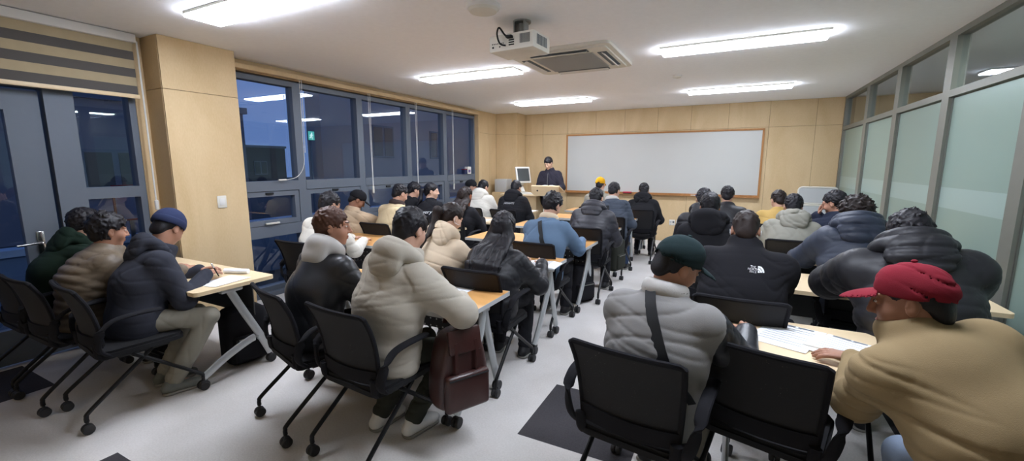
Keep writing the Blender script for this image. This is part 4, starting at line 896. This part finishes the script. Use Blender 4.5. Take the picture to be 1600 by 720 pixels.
    j.ell(hc, (.082, .100, .125), k=.012, op='s', fr=HF) if False else None
    j.warp(folds(fold, seed, 1.0 if not quilt else 1.5, True, fstr)); jk = link(jkind, j.mesh(h, jkind), M[jm], t); t_j = j
    if hood:
        hh = Fld(); bd = unit(-(A(0, 1, 0)-(A(0, 1, 0) @ tdir)*tdir)); z_ = hood_s
        hcN = N+.01*tdir
        hh.ring(hcN+.045*bd*z_+.02*tdir, unit(tdir*1.0-bd*.35), .094*z_, .029*z_+b*.25, k=.03, wide=1.2, h=1.35, side=u)
        hh.ell(hcN+(.098*z_+b)*bd-.045*tdir, (.128*z_, .046*z_, .105*z_), k=.045, R=np.stack([u, np.cross(tdir, u), tdir], 1))
        hh.ell(hcN+.055*bd+.075*tdir, (.090*z_, .066*z_, .095*z_), k=.02, op='s', R=np.stack([u, np.cross(tdir, u), tdir], 1))
        hh.ell((0, -.008, .02), (.086, .106, .112), k=.008, op='s', fr=HF)
        hh.warp(folds(fold*1.3, seed+9, 1.2))
        if quilt: hh.warp(lambda x, y, z: -quilt[0]*.8*(np.abs(np.sin(PI*(x*tdir[0]+(y-N[1])*tdir[1]+(z-N[2])*tdir[2])/(quilt[1]*.75)))**.55-.6))
        link('hood', hh.mesh(h, 'hood'), M[hoodm or jm], t)
    if neckm:
        q = Fld(); q.ring(N+.042*tdir-.004*A(0, 1, 0), unit(.5*up+.5*tdir), .067+.25*b, .021+.35*b, k=.02, h=1.5); link('collar', q.mesh(min(h, .007), 'collar'), M[neckm], t)
    # ---- hair and headwear
    hf = min(h, .0075); x = Fld(HF)
    def earcut():
        for s in (-1, 1): x.ell((s*.085, .012, -.008), (.028, .026, .034), k=.012, op='s')
    vol = {'short': (.081, .103, .097), 'fade': (.078, .1, .094), 'bushy': (.086, .108, .103), 'curly': (.094, .114, .110), 'long': (.086, .107, .103), 'pony': (.082, .104, .098), 'bun': (.082, .104, .098)}[hair]
    if cap: vol = (min(vol[0], .079), min(vol[1], .100), min(vol[2], .084)); Lcap = 1
    x.ell((0, -.013, .036), vol, k=.01); x.ell((0, -.072, -.03), (.058, .034, .05), k=.03)
    x.half((0, .088, .066 if hair != 'fade' or cap else .090), (0, .155, -.135), .010)
    x.ell((0, .105, -.03), (.07, .055, .10), k=.012, op='s')
    if hair != 'long': earcut()
    rs = np.random.RandomState(seed+31); nt = {'short': 230, 'fade': 120, 'bushy': 240, 'curly': 260, 'long': 120, 'pony': 110, 'bun': 110}[hair]
    if h > .009: nt = int(nt*.6)
    ga = PI*(3-math.sqrt(5)); crown = np.array([rs.uniform(-.015, .015), -.05, .13]); swp = rs.choice([-1, 1])
    Lh, lf, r0 = {'short': (.042, .011, .0125), 'fade': (.028, .007, .0105), 'bushy': (.05, .020, .0145), 'curly': (.03, .022, .014), 'long': (.07, .006, .013), 'pony': (.06, .003, .010), 'bun': (.06, .003, .010)}[hair]
    for i in range(nt):
        zz = 1-2*(i+.5)/nt; rr_ = math.sqrt(1-zz*zz); n_ = np.array([rr_*math.cos(ga*i), rr_*math.sin(ga*i), zz]); p_ = n_*np.array(vol)*.95+np.array([0, -.013, .036])
        if .155*(p_[1]-.080)-.135*(p_[2]-.066) > 0 or (p_[1] > .05 and p_[2] < .05): continue
        if hair != 'long' and abs(p_[0]) > .06 and -.03 < p_[1] < .045 and p_[2] < .028: continue
        if cap and p_[2] > -.012: continue
        if hair == 'fade' and p_[2] < .04: continue
        g_ = p_-crown
        if p_[1] > .03 and p_[2] > .06: g_ = np.array([swp*.7, .3, -.05])
        if hair in ('pony', 'bun'): g_ = np.array([0, -.11, .035])-p_
        if hair == 'curly': g_ = rs.randn(3)
        g_ = g_-(g_ @ n_)*n_; g_ = unit(g_+.35*rs.randn(3)*(.4 if hair in ('long', 'pony', 'bun') else 1)); e_ = p_+g_*Lh*rs.uniform(.7, 1.2); c0_ = np.array([0, -.013, .036]); ev_ = (e_-c0_)/np.array(vol); e_ = c0_+(e_-c0_)/max(.5, np.linalg.norm(ev_))*1.0+n_*lf*rs.uniform(.35, 1.25)
        x.cap(p_, e_, r0*rs.uniform(.8, 1.15), r0*.28, k=.004)
    x.ell((0, .118, -.035), (.066, .055, .095), k=.008, op='s')
    x.warp(folds(.0012, seed+2, 3.0))
    hobj = link('hair', x.mesh(hf, 'hair'), M[hairm], t)
    def back_y(px, pz, dflt):
        v = t_j.surf_y(px, pz); return v if v is not None else dflt
    if hair == 'long':
        x = Fld(); hb = hc+R @ A(0, -.055, .02); ls = hairstretch or .46
        zs = np.linspace(hb[2]-.10, hb[2]-ls, 6); pts = [hb]; yy = hb[1]
        for i, z in enumerate(zs):
            sy = t_j.surf_y(N[0], z); yy = min(yy-.004, (sy-.02) if sy is not None else 9) if sy is not None and sy-.02 < yy else yy-.004; pts.append(A(hb[0]*(1-i/6)+N[0]*i/6, yy, z))
        wd = [.088, .120, .142, .152, .154, .142, .10]; dp = [.07, .058, .045, .036, .032, .028, .016]
        for i in range(6): x.ecap(pts[i], pts[i+1], (wd[i], dp[i]), (wd[i+1], dp[i+1]), ux, k=.03)
        x.ell((0, .03, -.02), (.066, .085, .12), k=.01, op='s', fr=HF); x.warp(folds(.009, seed+2, 2.2, True, (2.2, 1, .12))); link('long_hair', x.mesh(hf, 'long_hair'), M[hairm], t)
    if hair in ('pony', 'bun'):
        x = Fld(); p0 = R @ A(0, -.106, .01)+hc
        if hair == 'bun': x.ell(p0+R @ A(0, -.03, .015), (.045, .042, .045), k=.01)
        else:
            p1 = p0+R @ A(0, -.045, -.01); p2 = A(p0[0]-.03, back_y(p0[0]-.03, p0[2]-.14, p0[1]-.03)-(.095 if hood else .035), p0[2]-.14); p3 = A(p0[0]-.05, back_y(p0[0]-.05, p0[2]-(hairstretch or .3), p0[1]-.03)-(.09 if hood else .028), p0[2]-(hairstretch or .3))
            x.cap(p0, p1, .026, .030, k=.02); x.cap(p1, p2, .032, .030, k=.03); x.cap(p2, p3, .030, .010, k=.03)
        x.warp(folds(.006, seed+4, 2.4, True, (2, 2, .3))); po = link('ponytail', x.mesh(min(hf, .006), 'ponytail'), M[hairm], t)
        q = B(); q.tube([Vector(p0+R @ A(.026*math.cos(a), -.006, .026*math.sin(a))) for a in np.linspace(0, 2*PI, 14, endpoint=False)], .007, 6, up=tuple(R[:, 1]), closed=True); obj('hair_tie', q, M['gasket'], po)
    if cap in ('cap', 'backcap'):
        cf = (R @ rotm(PI if cap == 'backcap' else 0, math.radians(-6), 0), hc)
        q = Fld(cf); q.ell((0, -.012, .036), (.088, .110, .106), k=.01); q.ell((0, .035, .075), (.058, .052, .050), k=.04); q.half((0, 0, .022), (0, .06, -1), .006); q.ell((0, -.012, .016), (.080, .102, .103), k=.004, op='s'); q.ell((0, -.125, .012), (.028, .04, .024), k=.006, op='s')
        q.warp(folds(.004 if capm == 'maroon' else .0015, seed+1, 1.8)); co = link('cap', q.mesh(min(hf, .0055), 'cap'), M[capm], t)
        q = Fld((cf[0] @ rotm(0, math.radians(10), 0), cf[1])); q.ell((0, .095, .030), (.082, .105, .030), k=.004); q.ell((0, .09, .018), (.092, .125, .034), k=.003, op='s'); q.half((0, .075, 0), (0, -1, 0), .004); q.half((0, 0, .028), (0, .1, -1), .003) if False else None
        link('visor', q.mesh(.0042, 'visor'), M[capm], co)
        q = Fld(cf); q.ell((0, -.008, .145), (.010, .010, .006), k=.003); link('button', q.mesh(.003, 'button'), M[capm], co)
    if cap == 'beanie':
        q = Fld(HF); q.ell((0, -.016, .046), (.093, .113, .112), k=.01); q.half((0, 0, .026), (0, .10, -1), .008); q.ell((0, -.012, .03), (.086, .107, .1), k=.004, op='s'); q.warp(folds(.003, seed, 2)); co = link('beanie', q.mesh(.006, 'beanie'), M[capm], t)
        q = Fld(HF); q.ecap((0, -.012, .035), (0, -.015, .062), (.1, .1), (.1, .1), (1, 0, 0), k=.01); q = Fld((R @ rotm(0, math.radians(-6), 0), hc)); q.ring((0, -.012, .048), (0, 0, 1), .104, .0095, h=2.9, wide=.855, side=(1, 0, 0)); link('folded_cuff', q.mesh(.0055, 'folded_cuff'), M[capm], co)
    return dict(t=t, j=j, N=N, C=C, u=u, tdir=tdir, Sh=Sh, E=E, W=W, HF=HF, P0=P0, Mid=Mid)
def strap(P, a, b, m='gasket', w=.038, name='shoulder_strap', lift=.006):
    # a band laid over the back of the jacket from (x,z) to (x,z)
    n = 26; L = []
    for i in range(n+1):
        s = i/n; x = a[0]+(b[0]-a[0])*s; z = a[1]+(b[1]-a[1])*s; y = P['j'].surf_y(x, z)
        if y is None: continue
        L.append(Vector((x, y-lift, z)))
    if len(L) < 3: return None
    L2 = [L[0]]+[(L[i-1]+L[i]*2+L[i+1])/4 for i in range(1, len(L)-1)]+[L[-1]]
    q = B(); q.sweep(L2, [(-w/2, -.002), (w/2, -.002), (w/2, .002), (-w/2, .002)], up=(0, 1, 0)); return obj(name, q, M[m], P['t'], smooth=50)
def backtext(P, s, size, x, z, m, rot=0, name='lettering'):
    me = textmesh(s, size); c, sn = math.cos(rot), math.sin(rot); n = len(me.vertices); co = np.zeros(n*3); me.vertices.foreach_get('co', co); co = co.reshape(-1, 3); out = []
    for v in co:
        X = x+v[0]*c-v[1]*sn; Z = z+v[0]*sn+v[1]*c; y = P['j'].surf_y(X, Z); out.append((X, (y if y is not None else -.2)-.0035-v[2], Z))
    me.vertices.foreach_set('co', np.array(out).ravel()); me.update(); return link(name, me, M[m], P['t'])
# ================================================================ THE CLASS
PP = {}
def seat(key, chair_label, dx=0, dy=-.02, crz=None, **k):
    PP[key] = person(seed=len(PP)+3, **k)
    if chair_label: place_chair(k['pos'][0]+dx, k['pos'][1]+dy, k.get('yaw', 0) if crz is None else crz, chair_label)
NEAR = .0075
# --- middle column, nearest row
seat('leather', 'black mesh chair under the person in the black leather jacket', label='person in black leather jacket with a white hood down, brown hair, face turned right', pos=(-2.32, 1.76), head=(-2.30, 1.93, 1.215), hyaw=-48, hpitch=4, yaw=-6, crz=-16, dx=.02, dy=.0,
     skin='skin2', bulk=.016, jm='leather', fold=.007, hood=True, hoodm='hoodwhite', hair='short', hairm='hair_br', face=True, h=NEAR, hands=dict(R=(-2.05, 2.16, .785), L=(-2.35, 2.18, .785)), hood_s=.88)
seat('greige', 'black mesh chair under the person in the greige padded coat, nearest of the middle column', label='person in pale greige padded coat with hood down, black hair, seen from behind', pos=(-1.70, 1.74), head=(-1.625, 1.90, 1.245), hyaw=-5, hpitch=22, yaw=-8, crz=-5, dx=-.02, dy=-.03,
     bulk=.034, jm='greige', quilt=(.007, .12), fold=.0035, hood=True, hair='short', hairm='hair', h=NEAR, trousers='olive', shoes='shoe_white', hands=dict(R=(-1.42, 2.10, .79), L=(-1.72, 2.16, .79)), knees={1: (-1.46, 2.05, .5), -1: (-1.68, 2.08, .5)}, feet={1: (-1.60, 1.84, .1), -1: (-1.82, 1.80, .1)}, armpole={1: A(1, -.1, -.5), -1: A(-1, -.3, -.6)})
# --- middle column, second row
seat('pony', 'black mesh chair under the person in the cream fleece hoodie', label='person in cream fleece hoodie with a dark ponytail, head bent right', pos=(-2.18, 2.75), head=(-2.10, 2.98, 1.17), hyaw=-22, hpitch=30, yaw=0, bulk=.024, jm='cream', fold=.007, hood=True, hood_s=.95, hair='pony', hairm='hair_dk', hairstretch=.34, h=NEAR, skin='skin3', shoulders=.165, hands=dict(R=(-1.93, 3.25, .785), L=(-2.25, 3.25, .785)))
seat('longhair', 'black mesh chair under the person with very long black hair', label='person with very long straight black hair over a black puffer jacket', pos=(-1.58, 2.74), head=(-1.575, 2.94, 1.12), hyaw=0, hpitch=24, bulk=.024, jm='blackpuff', quilt=(.008, .07), hair='long', hairm='hair', hairstretch=.52, h=NEAR, skin='skin3', shoulders=.16, hands=dict(R=(-1.36, 3.22, .785), L=(-1.62, 3.24, .785)), fold=.0035)
# --- third to sixth rows of the middle column
seat('denim', 'black mesh chair under the person in the blue denim jacket', label='person in blue denim jacket with cream collar and black crossbody strap', pos=(-1.63, 3.88), head=(-1.63, 4.12, 1.20), hyaw=-18, hpitch=30, yaw=0, bulk=.022, jm='denim', fold=.008, hair='bushy', hairm='hair', neckm='cream', h=.0085, hands=dict(R=(-1.40, 4.42, .785), L=(-1.75, 4.42, .785)))
seat('puff4', 'black mesh chair under the person in the charcoal hooded puffer', label='person in charcoal puffer jacket with hood down, fourth row of the middle column', pos=(-1.50, 5.02), head=(-1.49, 5.25, 1.20), hpitch=24, bulk=.042, jm='charcoal', quilt=(.013, .085), hood=True, hair='short', h=.0095, fold=.0035)
seat('bluegrey', 'black mesh chair under the person in the blue grey jacket', label='person in blue grey jacket with a dark strap, behind the charcoal puffer', pos=(-1.50, 6.2), head=(-1.555, 6.42, 1.225), hpitch=26, hyaw=-8, bulk=.026, jm='bluegrey', fold=.008, hair='short', neckm='hoodwhite', h=.0095, trousers='jeans')
seat('hood6', 'black mesh chair with a plaid coat beside it, front row', label='person in black hooded jacket in the front row below the whiteboard', pos=(-1.30, 7.38), head=(-1.325, 7.6, 1.175), hpitch=22, hyaw=12, bulk=.03, jm='black', hood=True, hair='short', h=.0095)
seat('yellow', 'black mesh chair under the person with the yellow cap', label='person in grey jacket with a yellow cap in the front row', pos=(-2.08, 7.4), head=(-2.085, 7.58, 1.26), hpitch=15, bulk=.02, jm='trouser_grey', hair='fade', cap='cap', capm='yellow', h=.0095)
# --- window column
seat('khaki', 'black mesh chair under the person in the khaki puffer at the far left', label='person in khaki puffer jacket with black hair, profile before the dark door', pos=(-4.05, 1.26), head=(-4.06, 1.42, 1.135), hyaw=-6, hpitch=8, yaw=-4, crz=0, skin='skin2', bulk=.036, jm='khaki', quilt=(.017, .06), hair='bushy', hairm='hair', face=True, h=NEAR, hands=dict(R=(-3.75, 1.72, .785), L=(-4.0, 1.75, .785)), dy=-.06, fold=.003)
seat('green', 'black mesh chair under the person in dark green at the far left end', label='person in dark green jacket at the far left, mostly hidden behind the khaki puffer', pos=(-4.56, 1.22), head=(-4.55, 1.46, 1.15), hyaw=-5, hpitch=12, bulk=.03, jm='green', hair='short', hood=True, h=.009)
seat('beanie', 'black mesh chair under the person in the navy beanie', label='person in slate hooded sweatshirt and navy beanie writing at the pale window table', pos=(-3.58, 1.34), head=(-3.62, 1.60, 1.155), hyaw=18, hpitch=38, yaw=-14, crz=-6, bulk=.022, jm='slate', fold=.004, hood=True, hair='fade', cap='beanie', capm='blue', h=NEAR, trousers='trouser_grey', shoes='shoe_grey', skin='skin2',
     hands=dict(R=(-3.46, 1.74, .79), L=(-3.66, 1.80, .785), dirR=(-.35, .8, 0)), knees={1: (-3.27, 1.63, .53), -1: (-3.50, 1.66, .51)}, feet={1: (-3.42, 1.44, .1), -1: (-3.62, 1.48, .1)}, dx=.05, dy=-.07)
seat('white505', 'black mesh chair under the person in the white jacket by the windows', label='person in white zipped jacket with black hair, right behind the brown haired person', pos=(-3.68, 2.9), head=(-3.62, 3.02, 1.215), hyaw=-12, hpitch=22, bulk=.024, jm='ivory', hair='short', h=.0085, hands=dict(R=(-3.52, 3.36, .785), L=(-3.75, 3.4, .785)))
seat('cap555', 'black mesh chair under the person with the black cap by the windows', label='person in beige jacket and black cap leaning on an arm by the windows', pos=(-4.42, 4.0), head=(-4.42, 4.13, 1.15), hyaw=-36, hpitch=36, skin='skin4', bulk=.024, jm='beigecap', hair='fade', cap='cap', capm='black', h=.0085, hands=dict(R=(-4.15, 4.6, .79), L=(-4.4, 4.6, .785)))
seat('cream', 'black mesh chair under the person in the cream varsity jacket', label='person in cream varsity jacket with a striped collar by the windows', pos=(-3.92, 4.2), head=(-3.88, 4.36, 1.235), hyaw=-18, hpitch=26, bulk=.028, jm='varsity', hair='short', neckm='stripe', h=.0095)
seat('blk642', 'black mesh chair under the dark jacket by the third window', label='person in plain black jacket beside the third window cord', pos=(-4.50, 5.25), head=(-4.46, 5.34, 1.215), hyaw=-30, hpitch=20, bulk=.024, jm='black', hair='short', h=.0095)
seat('pony670', 'black mesh chair under the lettered black jacket', label='person with tied back dark hair and white lettering on the back of a black jacket', pos=(-4.02, 5.1), head=(-4.05, 5.25, 1.215), hyaw=-55, hpitch=6, skin='skin3', bulk=.022, jm='black', hair='pony', hairm='hair', hairstretch=.22, h=.0095, shoulders=.165)
seat('brownhair', 'black mesh chair under the person with auburn streaked hair', label='person with long dark hair streaked auburn in a black jacket', pos=(-3.42, 5.08), head=(-3.42, 5.22, 1.165), hyaw=-14, hpitch=24, skin='skin3', bulk=.022, jm='black', hair='long', hairm='hair_dk', hairstretch=.38, h=.0095, shoulders=.165)
seat('cap735', 'black mesh chair under the person with the black cap near the corner', label='person in black jacket and black cap, hand at the cheek, near the far corner', pos=(-4.42, 6.72), head=(-4.36, 6.85, 1.2), hyaw=-50, hpitch=18, bulk=.022, jm='black', hair='fade', cap='cap', capm='black', h=.0095, hands=dict(R=(-4.27, 6.93, 1.05), dirR=(0, .2, 1), nR=A(1, 0, 0)))
seat('ivory', 'black mesh chair under the ivory hooded coat', label='person in ivory hooded padded coat in the front row by the corner', pos=(-3.92, 6.4), head=(-3.94, 6.6, 1.215), hyaw=-12, hpitch=26, bulk=.04, jm='ivory', quilt=(.009, .1), hood=True, hair='short', h=.0095, fold=.0035)
seat('hood800', 'black mesh chair under the black hooded vest', label='person in black padded jacket with pale lettering under the hood, before the lectern', pos=(-3.26, 6.35), head=(-3.27, 6.57, 1.22), hpitch=26, bulk=.042, jm='black', quilt=(.008, .11), hood=True, hair='short', h=.0095, fold=.0035)
# --- instructor
PP['instr'] = person(label='person standing in a dark zipped jacket, looking down at the lectern', pos=(-3.40, 8.46), head=(-3.41, 8.37, 1.645), hyaw=172, hpitch=30, yaw=180, bulk=.02, jm='plum', hair='short', hairm='hair', stand=True, h=.0075, face=True, skin='skin3', seed=60, hands=dict(R=(-3.52, 8.16, 1.07), L=(-3.14, 8.14, 1.07)))
# --- right column
seat('varsity', 'black mesh chair under the person in the grey varsity jacket', label='person in grey varsity jacket with black leather sleeves, dark cap and crossbody strap', pos=(-.25, 1.88), head=(-.19, 2.0, 1.17), hyaw=-52, hpitch=28, hroll=6, yaw=-10, crz=-8, dx=-.04, dy=-.0, skin='skin2', bulk=.026, jm='grey', sleeve='leather', fold=.0045, hair='short', hairm='hair', neckm='hoodwhite', cap='cap', capm='darkgreen', face=True, h=.0072,
     hands=dict(R=(.12, 2.30, .79), L=(-.28, 2.36, .79)), trousers='trouser_grey', nk=.155, fstr=(.25, .3, 1.6))
seat('red', 'black mesh chair under the person in the tan coat, cut by the lower right edge', label='person in tan cotton jacket and faded red cap reaching to the worksheet', pos=(.88, 1.64), head=(.58, 1.88, 1.15), hyaw=72, hpitch=12, hroll=4, yaw=14, crz=8, dx=.06, dy=-.06, skin='skin4', bulk=.024, jm='tan', fold=.0085, hair='fade', hairm='hair', cap='cap', capm='maroon', face=True, h=.0072, big=1.0, shoulders=.168,
     hands=dict(L=(.52, 2.20, .785), R=(1.0, 2.2, .79), dirL=(-.85, .35, -.10)), trousers='lightjeans', curl=.35, armpole={-1: A(-.25, -.2, -1), 1: A(1, -.2, -.7)}, highcol=0, nk=.115, web=.12, fstr=(.32, .35, 1.5))
seat('fade', 'black mesh chair under the dark jacket with the white shoulder emblem', label='person in dark jacket with a white emblem on the right shoulder and cropped hair', pos=(.09, 2.86), head=(.105, 3.10, 1.20), hpitch=22, bulk=.046, jm='black', quilt=(.006, .16), hair='fade', hairm='hair_dk', h=NEAR, skin='skin2', shoulders=.2, hands=dict(R=(.25, 3.5, .79), L=(-.05, 3.5, .79)), highcol=.9, nk=.15)
seat('puffR', 'black mesh chair under the big black puffer beside the glass', label='person in big black puffer with a high hood, beside the glass partition', pos=(.93, 2.78), head=(.88, 3.02, 1.235), hpitch=22, bulk=.062, jm='blackpuff', quilt=(.017, .105), hood=True, hood_s=1.12, hair='bushy', h=NEAR, shoulders=.215, big=1.06, hands=dict(L=(.68, 3.45, .80), R=(1.1, 3.45, .80)), armpole={-1: A(-1, .1, -.4), 1: A(1, -.1, -.4)}, nk=.115, fold=.0035)
seat('curly', 'black mesh chair under the curly haired person in the navy puffer', label='person in navy hooded puffer with dark curly hair, face turned left', pos=(.90, 3.95), head=(.87, 4.12, 1.24), hyaw=42, hpitch=14, skin='skin4', bulk=.046, jm='navypuff', quilt=(.013, .09), hood=True, hood_s=1.1, hair='curly', hairm='hair_dk', h=.0082, hands=dict(L=(.55, 4.5, .79), R=(1.0, 4.55, .79)), nk=.125, fold=.0035)
seat('blk3', 'black mesh chair under the black hooded jacket behind the emblem jacket', label='person in black hooded jacket directly before the cropped haired person', pos=(-.13, 4.08), head=(-.155, 4.28, 1.235), hyaw=8, hpitch=16, skin='skin2', bulk=.034, jm='black', hood=True, hood_s=1.12, hair='short', h=.0085)
seat('sage', 'black mesh chair under the sage hooded coat', label='person in sage grey hooded coat with black hair', pos=(.58, 5.12), head=(.60, 5.32, 1.185), hpitch=22, bulk=.036, jm='sage', hood=True, hair='short', h=.0095)
seat('handface', 'black mesh chair under the dark navy jacket by the glass', label='person in dark navy jacket resting the chin on a hand, face turned left', pos=(1.05, 5.25), head=(.965, 5.4, 1.225), hyaw=58, hpitch=20, skin='skin2', bulk=.032, jm='navy', hair='short', h=.0085, face=True, hands=dict(L=(.845, 5.44, 1.07), dirL=(.1, .05, 1), nL=A(-1, .3, 0)), armpole={-1: A(-.4, .5, -1), 1: A(1, -.5, -.7)})
seat('mustard', 'black mesh chair under the mustard jacket', label='person in mustard yellow jacket before the partition board', pos=(.53, 6.3), head=(.565, 6.5, 1.16), hpitch=24, hyaw=15, bulk=.03, jm='mustard', hair='short', hairm='hair_dk', h=.0095)
seat('blk4', 'black mesh chair under the fourth row black jacket', label='person in black jacket, mostly hidden behind another black hood', pos=(-.25, 5.15), head=(-.26, 5.36, 1.22), hpitch=22, bulk=.032, jm='blackpuff', hair='short', hood=True, h=.0095)
seat('blk5', 'black mesh chair under the black jacket at the lower right of the whiteboard', label='person in smooth black jacket with short hair, under the right end of the whiteboard', pos=(-.03, 6.32), head=(-.03, 6.5, 1.20), hpitch=18, bulk=.034, jm='blackpuff', hair='short', h=.0095)
# ---------------------------------------------------------------- worn straps, emblems, marks
strap(PP['varsity'], (-.035, 1.06), (.185, .64), 'gasket', .05)
strap(PP['denim'], (-.05, 1.04), (.12, .70), 'gasket', .045)
strap(PP['bluegrey'], (-.08, 1.01), (-.07, .88), 'gasket', .045)
backtext(PP['pony670'], 'discovery', .07, 0.0, .91, 'paper')
backtext(PP['hood800'], 'JARSANTE', .042, 0.0, .965, 'ac_grille')
for i, s in enumerate(('THE', 'NORTH', 'FACE')): backtext(PP['fade'], s, .016, .062, 1.005-.0125*i, 'paper', -.08)
# the quarter dome beside the lettering
q = B(); pf = PP['fade']
for r0, r1 in ((.0, .011), (.0135, .023), (.0255, .035)):
    vs = []
    for i in range(9):
        a = PI/2*i/8; row = []
        for r in (r0, r1):
            X, Z = .086+r*math.cos(a), .976+r*math.sin(a); y = pf['j'].surf_y(X, Z); row.append(q.bm.verts.new((X, (y if y is not None else -.2)-.004, Z)))
        vs.append(row)
    for a_, c_ in zip(vs, vs[1:]):
        try: q.bm.faces.new((a_[0], c_[0], c_[1], a_[1]))
        except ValueError: pass
obj('emblem', q, M['paper'], pf['t'], smooth=0)
# collar stripes on the varsity jackets, mask loops
for key, m_ in (('varsity', 'black'), ('cream', 'ivory')):
    p = PP[key]; q = Fld(); q.ring(p['N']+.047*p['tdir']-.004*A(0, 1, 0), unit(.5*A(0, 0, 1)+.5*p['tdir']), .0735, .0315, h=.26); link('collar_stripe', q.mesh(.006, 'collar_stripe'), M[m_], p['t'])
for key in ('fade', 'pony'):
    R, c = PP[key]['HF']; q = B()
    for s in (-1, 1): q.tube([Vector(c+R @ A(s*x, y, z)) for x, y, z in smoothpath([(.066, .06, -.03), (.079, .02, -.035), (.086, -.012, -.03), (.088, -.022, 0)], 4)], .0022, 6)
    obj('mask_loop', q, M['paper'], PP[key]['t'])
p = PP['brownhair']; R, c = p['HF']; q = Fld(); q.cap(c+R @ A(.082, .02, .02), c+R @ A(.10, .03, -.2), .022, .02, k=.01); q.cap(c+R @ A(.10, .03, -.2), c+R @ A(.10, -.02, -.30), .02, .008, k=.01); link('hair_streak', q.mesh(.007, 'hair_streak'), M['hair_red'], p['t'])
# zipped front and chest mark of the instructor
p = PP['instr']; q = B(); L = []
d_, lo_, h_ = p['j'].G
for z in np.linspace(1.02, 1.42, 12):
    i = int(round((0-lo_[0])/h_)); k = int(round((z-lo_[2])/h_)); w_ = np.nonzero(d_[i, :, k] < 0)[0]
    if len(w_): L.append((0, lo_[1]+h_*w_[-1]+.011, z))
if len(L) > 2: q.tube(L, .005, 6, up=(0, 1, 0)); obj('zip', q, M['alu'], p['t'])
# pens in hands
pen((-3.47, 1.83, .745), (-3.40, 1.75, .87), 'dark pen held by the person in the navy beanie', 'black', 'steel')
pen((.36, 2.37, .748), (.53, 2.27, .765), 'white pen with blue tip lying under the hand on the worksheet', 'white', 'pen_blue')
t = thing('rolled_paper', 'rolled white paper lying beside the hands of the navy beanie', 'paper', (-3.50, 1.98, .752), .4); q = B(); q.lathe([(.018, -.1), (.02, -.1), (.02, .1), (.018, .1)], R=Matrix.Rotation(PI/2, 3, 'Y'), n=16); obj('roll', q, M['paper'], t)
